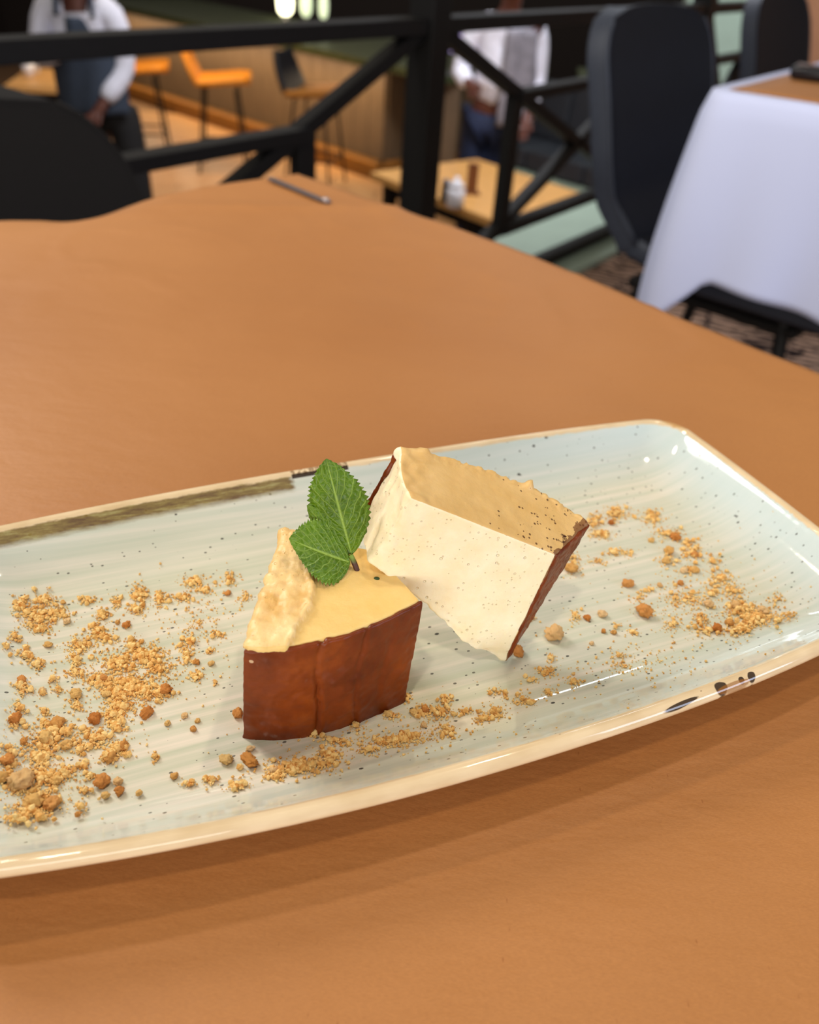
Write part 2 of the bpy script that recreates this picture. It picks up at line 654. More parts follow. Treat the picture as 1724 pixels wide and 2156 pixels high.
plank_table('oak_table', (0.24, 5.34), (0.66, -0.75), (-0.75, -0.66), 1.25, 0.8, -0.20, 'light oak table below the deck, seen between the railing post and the inner frame', OAK)
plank_table('oak_table', (-3.3, 7.3), (0.98, 0.2), (0.2, -0.98), 0.62, 0.85, -0.20, 'tan wooden table behind the server in the apron at the far left', OAK)
e = empty('white_pot', (0.105, 4.25, -0.20), 'white ceramic pot standing on the light oak table beyond the railing', 'pot')
bm = BM()
lathe(bm, [(0.038, 0.0), (0.046, 0.01), (0.046, 0.075), (0.040, 0.09)], 20)
obj('body', bm, CERAMIC, e, True)
bm = BM()
lathe(bm, [(0.041, 0.0905), (0.036, 0.112), (0.012, 0.124), (0.012, 0.142)], 20)
obj('lid', bm, CERAMIC, e, True)
e = empty('dark_shaker', (0.055, 4.33, -0.20), 'small dark shaker tucked behind the white pot on the light oak table', 'shaker')
bm = BM()
lathe(bm, [(0.022, 0.0), (0.024, 0.01), (0.02, 0.08)], 16)
obj('body', bm, BLACK, e, True)
bm = BM()
lathe(bm, [(0.021, 0.0805), (0.021, 0.10), (0.012, 0.108)], 16)
obj('cap', bm, METAL, e, True)
e = empty('menu_block', (0.19, 4.52, -0.20), 'tall brown wooden menu block behind the white pot on the light oak table', 'menu block')
bm = BM()
box(bm, (0, 0, 0.075), (0.055, 0.03, 0.15), bev=0.003)
obj('board', bm, MILLWOOD, e)
bm = BM()
box(bm, (0, 0, 0.006), (0.09, 0.06, 0.012), bev=0.002)
obj('foot', bm, MILLWOOD, e)
e = empty('white_cup', (-3.12, 6.9, -0.20), 'white cup on the tan table at the far left beyond the railing', 'cup')
bm = BM()
lathe(bm, [(0.03, 0.0), (0.045, 0.05), (0.048, 0.1), (0.042, 0.1), (0.03, 0.02)], 20)
obj('bowl', bm, CERAMIC, e, True)
bm = BM()
tube(bm, [(0.045, 0, 0.08), (0.075, 0, 0.075), (0.078, 0, 0.04), (0.04, 0, 0.03)], 0.006, 8)
obj('handle', bm, CERAMIC, e, True)

# banquette beyond the oak table
e = empty('banquette_bench', (1.35, 7.2, LZ), 'dark slate banquette bench on a pale green base beyond the oak table', 'bench', R(-44))
bm = BM()
box(bm, (0, 0, 0.12), (2.4, 0.62, 0.24), bev=0.01)
obj('base', bm, PALE_GREEN, e)
for i in range(4):
    bm = BM()
    box(bm, (-0.9 + i * 0.6, 0.02, 0.33), (0.59, 0.58, 0.17), bev=0.03, seg=3)
    obj('seat_cushion', bm, BENCH, e)
    bm = BM()
    box(bm, (-0.9 + i * 0.6, 0.30, 0.63), (0.59, 0.13, 0.45), (R(-6), 0, 0), bev=0.03, seg=3)
    obj('back_cushion', bm, BENCH, e)
# dark service cabinet at the back right
e = empty('service_cabinet', (1.75, 8.55, LZ), 'black service cabinet by the pale green wall, seen left of the nearer navy chair', 'cabinet', R(-6))
bm = BM()
box(bm, (0, 0, 0.42), (1.0, 0.42, 0.84), bev=0.006)
obj('body', bm, plain('black_cabinet', (16, 15, 17), 0.5), e)
for sx in (-1, 1):
    bm = BM()
    box(bm, (sx * 0.245, -0.22, 0.43), (0.47, 0.02, 0.72), bev=0.004)
    d_ = obj('door', bm, plain('black_cabinet_door', (24, 22, 24), 0.5), e)
    bm = BM()
    box(bm, (sx * 0.05, -0.245, 0.5), (0.012, 0.02, 0.14), bev=0.003)
    obj('handle', bm, METAL, d_)
bm = BM()
box(bm, (0, 0, 0.86), (1.06, 0.48, 0.035), bev=0.005)
obj('top', bm, GREEN_DARK, e)


# ================================================================ PEOPLE
def skin_body(name, verts, edges, radii, mat, parent, root=0, sub=1):
    me = D.meshes.new(name)
    me.from_pydata([Vector(v) for v in verts], edges, [])
    o = link(name, me, mat, parent)
    m = o.modifiers.new('skin', 'SKIN')
    m.use_smooth_shade = True
    sv = me.skin_vertices[0].data
    for i, r in enumerate(radii):
        sv[i].radius = r if isinstance(r, tuple) else (r, r)
        sv[i].use_root = (i == root)
    s = o.modifiers.new('sub', 'SUBSURF')
    s.levels = s.render_levels = sub
    return o


def person(loc, rz, label, J, shirt, legm, apron=None, vest=None):
    """J: joints in local metres, floor = 0; keys neck, head, shl, ell, wrl, shr, elr, wrr, hipl, knl, anl, toel ..."""
    e = empty('person', loc, label, 'person', rz)
    V, E, Rr, ix = [], [], [], {}

    def add(k, p, r, par=None):
        ix[k] = len(V)
        V.append(Vector(p))
        Rr.append(r)
        if par is not None:
            E.append((ix[par], ix[k]))
    add('pel', J['pel'], (0.13, 0.10))
    add('waist', J['waist'], (0.12, 0.09), 'pel')
    add('chest', J['chest'], (0.145, 0.105), 'waist')
    add('neckb', J['neckb'], (0.07, 0.06), 'chest')
    add('neck', J['neck'], 0.052, 'neckb')
    add('jaw', Vector(J['head']) + Vector((0, -0.02, -0.07)), (0.066, 0.075), 'neck')
    add('head', J['head'], (0.076, 0.092), 'jaw')
    add('crown', Vector(J['head']) + Vector((0, 0.01, 0.09)), (0.055, 0.065), 'head')
    for s in 'lr':
        sg = 1 if s == 'l' else -1
        add('sh' + s, J['sh' + s], 0.052, 'neckb')
        add('el' + s, J['el' + s], 0.038, 'sh' + s)
        add('wr' + s, J['wr' + s], 0.026, 'el' + s)
        w, el = Vector(J['wr' + s]), Vector(J['el' + s])
        d = (w - el).normalized()
        sd = d.cross(Vector((0, 1, 0))).normalized()
        add('pm' + s, w + d * 0.07, (0.034, 0.02), 'wr' + s)
        for fi, (off, ln) in enumerate(((-0.030, 0.062), (-0.011, 0.074), (0.010, 0.069), (0.029, 0.052))):
            b0 = w + d * 0.088 + sd * off
            add('f%d%s' % (fi, s), b0, 0.009, 'pm' + s)
            add('g%d%s' % (fi, s), b0 + d * ln * 0.5 + Vector((0, -0.006, 0)), 0.0085, 'f%d%s' % (fi, s))
            add('h%d%s' % (fi, s), b0 + d * ln * 0.95 + Vector((0, -0.02, 0)), 0.0075, 'g%d%s' % (fi, s))
        t0 = w + d * 0.03 + sd * 0.030 * sg
        add('t0' + s, t0 + Vector((0, -0.012, 0)), 0.012, 'wr' + s)
        add('t1' + s, t0 + d * 0.035 + sd * 0.018 * sg + Vector((0, -0.024, 0)), 0.010, 't0' + s)
        add('hip' + s, J['hip' + s], 0.085, 'pel')
        add('kn' + s, J['kn' + s], 0.058, 'hip' + s)
        add('an' + s, J['an' + s], 0.038, 'kn' + s)
        add('to' + s, Vector(J['an' + s]) + Vector((0, -0.15, -0.045)), (0.035, 0.022), 'an' + s)
    skin_body('body', V, E, Rr, SKIN, e)
    h = Vector(J['head'])
    # face
    bm = BM()
    tube(bm, [h + Vector((0, -0.088, 0.02)), h + Vector((0, -0.112, -0.02)), h + Vector((0, -0.09, -0.03))], [0.008, 0.014, 0.008], 8)
    obj('nose', bm, SKIN, e, True)
    for sg in (-1, 1):
        bm = BM()
        bmesh.ops.create_uvsphere(bm, u_segments=12, v_segments=8, radius=0.013, matrix=Matrix.Translation(h + Vector((sg * 0.032, -0.078, 0.018))))
        obj('eye', bm, CERAMIC, e, True)
        bm = BM()
        bmesh.ops.create_uvsphere(bm, u_segments=10, v_segments=8, radius=1, matrix=Matrix.Translation(h + Vector((sg * 0.082, 0.0, 0.0))) @ Matrix.Diagonal((0.012, 0.02, 0.032, 1)))
        obj('ear', bm, SKIN, e, True)
    bm = BM()
    tube(bm, [h + Vector((-0.026, -0.086, -0.052)), h + Vector((0, -0.096, -0.053)), h + Vector((0.026, -0.086, -0.052))], [0.004, 0.007, 0.004], 8)
    obj('mouth', bm, plain('lips', (110, 50, 45), 0.5), e, True)
    bm = BM()
    bmesh.ops.create_uvsphere(bm, u_segments=20, v_segments=12, radius=1, matrix=Matrix.Translation(h + Vector((0, 0.022, 0.038))) @ Matrix.Diagonal((0.094, 0.105, 0.095, 1)))
    obj('hair', bm, HAIR, e, True)
    # shirt
    sl = 0.85 if shirt[1] == 'long' else 0.5
    SV = [J['waist'], J['chest'], Vector(J['neckb']) + Vector((0, 0, -0.01)), J['shl'], J['ell'], Vector(J['ell']).lerp(Vector(J['wrl']), sl), J['shr'], J['elr'], Vector(J['elr']).lerp(Vector(J['wrr']), sl), Vector(J['pel']) + Vector((0, 0, 0.02))]
    skin_body('shirt', SV, [(9, 0), (0, 1), (1, 2), (2, 3), (3, 4), (4, 5), (2, 6), (6, 7), (7, 8)],
              [(0.15, 0.12), (0.18, 0.13), (0.095, 0.085), 0.078, 0.06, 0.052, 0.078, 0.06, 0.052, (0.155, 0.125)], shirt[0], e, 1)
    TV = [J['pel'], J['hipl'], J['knl'], Vector(J['anl']) + Vector((0, 0, .02)), J['hipr'], J['knr'], Vector(J['anr']) + Vector((0, 0, .02))]
    skin_body('trousers', TV, [(0, 1), (1, 2), (2, 3), (0, 4), (4, 5), (5, 6)], [(0.145, 0.115), 0.105, 0.08, 0.068, 0.105, 0.08, 0.068], legm, e)
    for s in 'lr':
        a = Vector(J['an' + s])
        bm = BM()
        box(bm, a + Vector((0, -0.075, -a.z + 0.045)), (0.1, 0.29, 0.09), bev=0.035, seg=3)
        obj('shoe', bm, TROUSER, e, True)
    if apron:
        c, w = Vector(J['chest']), Vector(J['pel'])

        def f(u, v):
            t = v * 2 - 1
            z = c.z + 0.10 - u * (c.z + 0.10 - w.z + (0.02 if vest is None else 0.3))
            half = (0.10 + 0.09 * sst(u, 0.18, 0.4)) * 1.0
            x = c.x + (w.x - c.x) * u + half * t
            return Vector((x, min(c.y, w.y) - 0.165 + 0.10 * t * t + 0.01 * math.sin(t * 7 + u * 3), z))
        o = obj('apron', grid(f, 16, 12), apron, e, True)
        solid(o, 0.004, 0)
        for sg in (-1, 1):
            bm = BM()
            tube(bm, [c + Vector((sg * 0.09, -0.14, 0.10)), c + Vector((sg * 0.085, -0.12, 0.2)), c + Vector((sg * 0.06, -0.02, 0.27))], 0.014, 8)
            obj('apron_strap', bm, apron, e, True)
    if vest:
        c = Vector(J['chest'])

        def f(u, v):
            a = R(-95 + 125 * v)
            z = c.z + 0.13 - u * 0.50
            r = 0.19 + 0.012 * math.sin(v * 18) + 0.02 * u
            return Vector((c.x + r * math.cos(a) * 1.0, c.y + r * 0.82 * math.sin(a), z))
        o = obj('vest', grid(f, 14, 24), vest, e, True)
        solid(o, 0.01, 0)
    return e


# server at the left: chest to the camera, right-hand arm reaching down
person((-1.85, 4.8, LZ), 0.0, 'person in a white shirt and slate apron, one arm hanging down, at the left', dict(
    pel=(0.02, 0.06, 0.98), waist=(0.01, 0.05, 1.10), chest=(0.01, 0.02, 1.30), neckb=(0.0, -0.02, 1.45), neck=(0.0, -0.05, 1.53), head=(-0.02, -0.09, 1.65),
    shl=(0.18, -0.02, 1.42), ell=(0.21, -0.02, 1.17), wrl=(0.09, -0.17, 1.00), shr=(-0.18, -0.02, 1.42), elr=(-0.23, -0.05, 1.19), wrr=(-0.03, -0.23, 1.27),
    hipl=(0.14, 0.05, 0.92), knl=(0.19, 0.0, 0.50), anl=(0.19, 0.06, 0.09), hipr=(-0.08, 0.06, 0.92), knr=(-0.09, 0.05, 0.50), anr=(-0.1, 0.08, 0.09)),
    (WHITE_SHIRT, 'long'), TROUSER, APRON)
# server at the right of the post
person((0.33, 5.55, LZ), 0.0, 'person in a white shirt, grey vest and dark jeans standing right of the railing post', dict(
    pel=(-0.03, 0.04, 0.98), waist=(-0.01, 0.03, 1.10), chest=(0.02, 0.0, 1.30), neckb=(0.02, -0.02, 1.45), neck=(0.02, -0.03, 1.53), head=(0.02, -0.06, 1.65),
    shl=(0.20, 0.0, 1.42), ell=(0.23, 0.03, 1.14), wrl=(0.18, -0.15, 0.98), shr=(-0.16, 0.0, 1.42), elr=(-0.24, 0.02, 1.17), wrr=(-0.17, -0.18, 1.14),
    hipl=(0.05, 0.04, 0.92), knl=(-0.01, 0.02, 0.50), anl=(0.02, 0.08, 0.09), hipr=(-0.11, 0.04, 0.92), knr=(-0.12, -0.02, 0.50), anr=(-0.1, 0.05, 0.09)),
    (WHITE_SHIRT, 'long'), JEANS, None, GREYCLOTH)


# ================================================================ DINING CHAIRS ON THE DECK
def dining_chair(loc, rz, label, mat, edge, hb=0.83, w=0.44, top_round=0.10, group='dining chairs on the deck', lean=0.10):
    """Faces local +x; backrest stands at x = 0, seat runs to x = 0.45."""
    e = empty('dining_chair', loc, label, 'chair', rz, group)
    sh = 0.46

    def half(z):
        t = (z - (hb - top_round)) / top_round
        q = 0.0 if t <= 0 else 1 - math.sqrt(max(0, 1 - t * t))
        return w / 2 - q * top_round * 0.9 - 0.03 * sst(z, 0.62, 0.42)

    def back(u, v):
        z = sh - 0.02 + (hb - sh + 0.02) * u
        t = v * 2 - 1
        h = half(z)
        x = -lean * (u ** 1.4) + 0.05 * (1 - sst(u, 0, 0.25)) + 0.010 * t * t
        return Vector((x, h * t, z))

    def seat(u, v):
        t = v * 2 - 1
        x = 0.05 + 0.42 * u
        z = sh - 0.02 - 0.03 * sst(u, 0, .35) + 0.01 * t * t + 0.01 * u
        return Vector((x, (w / 2 - 0.03 + 0.02 * u) * t, z))
    for nm, fn, n_ in (('backrest', back, 24), ('seat', seat, 14)):
        o = obj(nm, grid(fn, n_, 14), [mat, edge], e, True)
        solid(o, 0.045, 0).material_offset_rim = 1
        bv = o.modifiers.new('edge', 'BEVEL')
        bv.width = 0.014
        bv.segments = 3
        bv.angle_limit = R(50)
    for sg in (-1, 1):
        bm = BM()
        tube(bm, [back(i / 20, 0.5 + 0.5 * sg) + Vector((0.021, sg * 0.001, 0)) for i in range(1, 20)], 0.0035, 8)
        obj('piping', bm, edge, e, True)
    for sx in (0, 1):
        for sy in (-1, 1):
            bm = BM()
            tube(bm, [(0.1 + 0.28 * sx, sy * 0.15, sh - 0.06), (0.02 + 0.44 * sx, sy * 0.21, 0.0)], [0.014, 0.01], 8)
            obj('leg', bm, BLACK, e)
    bm = BM()
    box(bm, (0.24, 0, sh - 0.075), (0.34, 0.33, 0.02), bev=0.005)
    obj('seat_frame', bm, BLACK, e)
    return e


ang = math.atan2(-0.57, 0.82)
mid = (Vector((0.2668, 1.6878, 0)) + Vector((0.5204, 1.9783, 0))) / 2
dining_chair((mid.x + 0.055, mid.y - 0.04, 0), R(-41.0), 'navy leather dining chair tucked in behind the white tablecloth, nearest the railing frame', LEATHER, LEATHER_EDGE, 0.835, 0.40, 0.09)
dining_chair((1.035, 2.90, 0), R(-41.0), 'navy leather dining chair at the far right against the tan wall', LEATHER, LEATHER_EDGE, 0.845, 0.40, 0.12)
dining_chair((-0.625, 1.04, 0), R(-43.0), 'charcoal brown dining chair with a rounded back at the far left edge of our table', DARKFAB, DARKFAB, 0.725, 0.56, 0.17, lean=0.05)

# ================================================================ NEIGHBOUR TABLE
NA = Vector((0.4153, 1.4681, 0))
e1 = Vector((0.82, -0.57, 0)).normalized()
e2 = Vector((0.57, 0.82, 0)).normalized()
NW, NL = 0.80, 0.80
nc = NA + e1 * NW / 2 + e2 * NL / 2
nt = empty('side_dining_table', (nc.x, nc.y, 0), 'square table on a black pedestal under the white cloth at the right', 'table', math.atan2(e1.y, e1.x))
bm = BM()
box(bm, (0, 0, 0.7285), (NW - .04, NL - .04, 0.033), bev=0.004)
obj('table_top', bm, OAK, nt)
bm = BM()
tube(bm, [(0, 0, 0.03), (0, 0, 0.71)], 0.035, 16)
obj('column', bm, BLACK, nt, True)
for a in range(4):
    bm = BM()
    ca, sa = math.cos(a * PI / 2), math.sin(a * PI / 2)
    beam(bm, (0, 0, 0.035), (0.30 * ca, 0.30 * sa, 0.018), 0.05, 0.03)
    obj('foot', bm, BLACK, nt)
# white cloth: flat top, skirt with a hanging corner point
per = []
CN = [Vector((-NW / 2, -NL / 2)), Vector((NW / 2, -NL / 2)), Vector((NW / 2, NL / 2)), Vector((-NW / 2, NL / 2))]
for i in range(4):
    a, b = CN[i], CN[(i + 1) % 4]
    N_ = 60
    for k_ in range(N_):
        t = k_ / N_
        t2 = t
        p = a.lerp(b, t2)
        dirv = (b - a).normalized()
        out = Vector((dirv.y, -dirv.x))
        per.append((p, out, min((p - a).length, (p - b).length), i, t))
bm = BM()
rows = 26
P = []
rc = 0.03
for idx, (p, out, dc, side, t) in enumerate(per):
    # smooth outward direction near corners
    cidx = side if t < 0.5 else (side + 1) % 4
    cdir = CN[cidx].normalized()
    f_ = 1 - sst(dc, 0, 0.10)
    o_ = (out * (1 - 0.62 * f_) + cdir * 0.62 * f_).normalized()
    pr = p - cdir * (rc * 0.42) * max(0, 1 - dc / rc) ** 2
    drop = 0.272 + 0.10 * min(dc, 0.3) + 0.135 * max(0, 1 - dc / 0.085)
    col = []
    for j in range(rows + 1):
        q = j / rows
        fold = 0.012 * math.sin(t * 16 + side * 2.1) * q * sst(dc, 0, 0.15) + 0.006 * math.sin(t * 37 + side) * q * q
        outw = 0.006 * min(1, q * 12) + 0.045 * f_ * q + 0.014 * q + fold - 0.03 * f_ * q ** 3
        z = 0.7505 - drop * q if q > 0 else 0.7505
        z = 0.7505 - max(0.0, drop * q - 0.0)
        xy = pr + o_ * outw
        col.append(bm.verts.new((xy.x, xy.y, z - (0.0))))
    P.append(col)
n_ = len(P)
for i in range(n_):
    for j in range(rows):
        bm.faces.new((P[i][j], P[(i + 1) % n_][j], P[(i + 1) % n_][j + 1], P[i][j + 1]))
bm.faces.new([c[0] for c in P])
cl = obj('tablecloth', bm, LINEN, None, True)
cl.location = nt.location
cl.rotation_euler = nt.rotation_euler
tag(cl, 'white linen tablecloth with a pointed hanging corner over the table at the right', 'tablecloth')
solid(cl, 0.0015, 1)
bm = grid(lambda u, v: Vector(((u - .5) * (NW - 0.05), (v - .5) * (NL - 0.05), 0.7528 + 0.0008 * nz(u * 4, v * 4))), 20, 20)
pc = obj('paper_sheet', bm, KRAFT, None, True)
pc.location = nt.location
pc.rotation_euler = nt.rotation_euler
solid(pc, 0.0004, 1)
tag(pc, 'brown kraft paper sheet laid over the white cloth on the table at the right', 'paper')
e = empty('glasses_case', (0.655, 1.648, 0.7538), 'small black case with a silver clasp on the neighbouring paper covered table', 'case', R(-30))
bm = BM()
box(bm, (0, 0, 0.012), (0.10, 0.055, 0.022), bev=0.008, seg=3)
obj('body', bm, plain('black_case', (18, 18, 26), 0.3), e, True)
bm = BM()
box(bm, (-0.03, -0.018, 0.0245), (0.022, 0.012, 0.004), bev=0.0015)
obj('clasp', bm, METAL, e)

# ================================================================ OUR TABLE
TK = Vector((-0.1205, 0.752, 0))                 # far corner
t1 = Vector((0.707, -0.707, 0))                  # along the right edge towards the camera
t2 = Vector((-0.695, -0.719, 0)).normalized()    # along the far edge to the left
TS = 0.86
tc = TK + t1 * TS / 2 + t2 * TS / 2
ot = empty('dining_table', (tc.x, tc.y, 0), 'square dining table under the brown paper in front, carrying the dessert plate', 'table', math.atan2(t1.y, t1.x))
bm = BM()
box(bm, (0, 0, 0.7322), (TS - .05, TS - .05, 0.033), bev=0.004)
obj('table_top', bm, OAK, ot)
bm = BM()
tube(bm, [(0, 0, 0.03), (0, 0, 0.715)], 0.035, 16)
obj('column', bm, BLACK, ot, True)
for a in range(4):
    bm = BM()
    ca, sa = math.cos(a * PI / 2), math.sin(a * PI / 2)
    beam(bm, (0, 0, 0.035), (0.32 * ca, 0.32 * sa, 0.018), 0.05, 0.03)
    obj('foot', bm, BLACK, ot)


def paper(u, v):
    # u along the right edge, v along the far edge
    a, b = u * (TS + 0.01) - 0.004, v * (TS + 0.01) - 0.004
    # right edge bows outward a little, far edge dips where it hangs over
    bow = 0.012 * math.exp(-((a - 0.24) / 0.14) ** 2) * (1 - sst(b, 0, 0.2))
    p = TK + t1 * a + t2 * (b - bow)
    z = 0.7494
    dip = math.exp(-((b - 0.19) / 0.045) ** 2)
    z -= 0.010 * dip * (1 - sst(a, -0.004, 0.03))
    # soft crease near the far corner
    dl = (Vector((p.x, p.y)) - Vector((-0.2324, 0.6237))).dot(Vector((-0.238, 0.971)))
    z += 0.0016 * math.exp(-(dl / 0.006) ** 2) * sst(a, -0.01, 0.02)
    z += 0.0009 * math.exp(-(dl / 0.03) ** 2)
    far = sst(p.y, 0.34, 0.5)
    z += far * (0.0013 * nz(p.x * 9, p.y * 9) + 0.0007 * nz(p.x * 28, p.y * 12, 3))
    z += (1 - far) * 0.00015 * nz(p.x * 20, p.y * 20)
    cr = abs(nz(p.x * 14, p.y * 14, 7)) 
    z += 0.0005 * far * math.exp(-(cr / 0.04) ** 2)
    return Vector((p.x, p.y, z))


ps = obj('paper_cover', grid(paper, 190, 190), KRAFT, None, True)
solid(ps, 0.0004, 1)
tag(ps, 'brown kraft paper cover spread over the table in front under the plate', 'paper')
# narrow grey strip lying by the far corner
e = empty('metal_strip', (-0.1100, 0.6947, 0.7521), 'narrow grey metal strip lying on the paper by the far table corner', 'strip', math.atan2(-0.0605, 0.0587))
bm = BM()
box(bm, (0, 0, 0.001), (0.083, 0.0055, 0.0016), bev=0.0006)
obj('bar', bm, METAL, e)
bm = BM()
lathe(bm, [(0.003, 0.0018), (0.003, 0.003), (0.002, 0.0036)], 12, (0.037, 0, 0))
obj('rivet', bm, plain('bright_metal', (190, 180, 180), 0.45, metal=0.8), e)

CHUNKS = [(-0.1285, -0.0296, 0.00278), (-0.1261, -0.0364, 0.00227), (-0.1224, -0.0379, 0.00193), (-0.1323, -0.0279, 0.00174), (-0.1107, -0.0347, 0.00199), (-0.1071, -0.0355, 0.00118), (-0.1071, -0.039, 0.00116), (-0.1104, -0.0391, 0.00104), (-0.1027, -0.0413, 0.00093), (-0.0808, -0.0382, 0.0017), (-0.0753, -0.0408, 0.00243), (-0.0742, -0.0364, 0.00111), (-0.0745, -0.0236, 0.00161), (-0.1104, -0.0132, 0.00177), (-0.0973, -0.0154, 0.00166), (-0.1144, -0.0027, 0.00182), (-0.107, 0.0013, 0.00146), (-0.1064, -0.0049, 0.00131), (-0.0914, -0.0088, 0.00185), (-0.1196, -0.0119, 0.00188), (-0.1227, -0.0163, 0.00172), (-0.1181, -0.0197, 0.00147), (-0.1278, -0.016, 0.0011), (-0.1314, -0.0223, 0.00166), (-0.1295, -0.0084, 0.00162), (-0.1276, 0.0058, 0.00131), (-0.1203, 0.0194, 0.00111), (-0.1145, 0.0283, 0.00129), (-0.0981, 0.0213, 0.00129), (-0.1005, 0.0236, 0.00086), (-0.0976, 0.014, 0.00126), (-0.0663, 0.0264, 0.00106), (-0.0775, -0.0024, 0.00096), (-0.0813, -0.0005, 0.00096), (-0.0881, -0.0193, 0.00096), (-0.0867, -0.0246, 0.00088), (-0.0851, -0.0221, 0.00077), (-0.0928, -0.0204, 0.00089), (-0.094, -0.0385, 0.00095), (-0.1047, -0.0245, 0.00147), (-0.1082, -0.0272, 0.00145), (-0.1212, -0.0305, 0.0014), (-0.1168, -0.0436, 0.00073), (-0.1248, -0.0414, 0.001), (-0.1226, 0.0015, 0.00091), (0.0584, -0.0255, 0.00278), (0.0247, -0.0255, 0.0031), (0.0618, -0.0111, 0.00177), (0.0447, -0.0214, 0.00153), (0.0391, -0.0212, 0.00122), (0.0436, -0.0296, 0.00105), (0.0408, -0.028, 0.00082), (0.0818, -0.0289, 0.00189), (0.0761, -0.0398, 0.00152), (0.08, -0.0163, 0.00114), (0.0723, -0.0148, 0.00097), (0.0849, 0.0074, 0.00122), (0.0946, 0.0059, 0.00175), (0.0872, -0.0004, 0.00188), (0.0825, -0.0046, 0.00151), (0.0854, -0.0111, 0.00149), (0.0892, -0.0123, 0.00149), (0.0949, -0.0051, 0.00153), (0.0767, 0.0214, 0.00125), (0.0474, 0.0018, 0.00213), (0.0341, -0.0315, 0.00074), (0.0102, -0.028, 0.00187), (0.0818, -0.039, 0.00153), (0.0966, -0.0379, 0.00157), (0.0899, -0.0323, 0.00158), (-0.029, -0.0392, 0.00112), (-0.0257, -0.0394, 0.00125), (-0.0283, -0.0445, 0.00091), (-0.0283, -0.0329, 0.00101), (-0.035, -0.0449, 0.00077), (-0.0359, -0.0373, 0.00118), (-0.0571, -0.0367, 0.00114), (-0.0529, -0.0408, 0.00088), (-0.0612, -0.048, 0.00134), (-0.0705, -0.0462, 0.0012)]
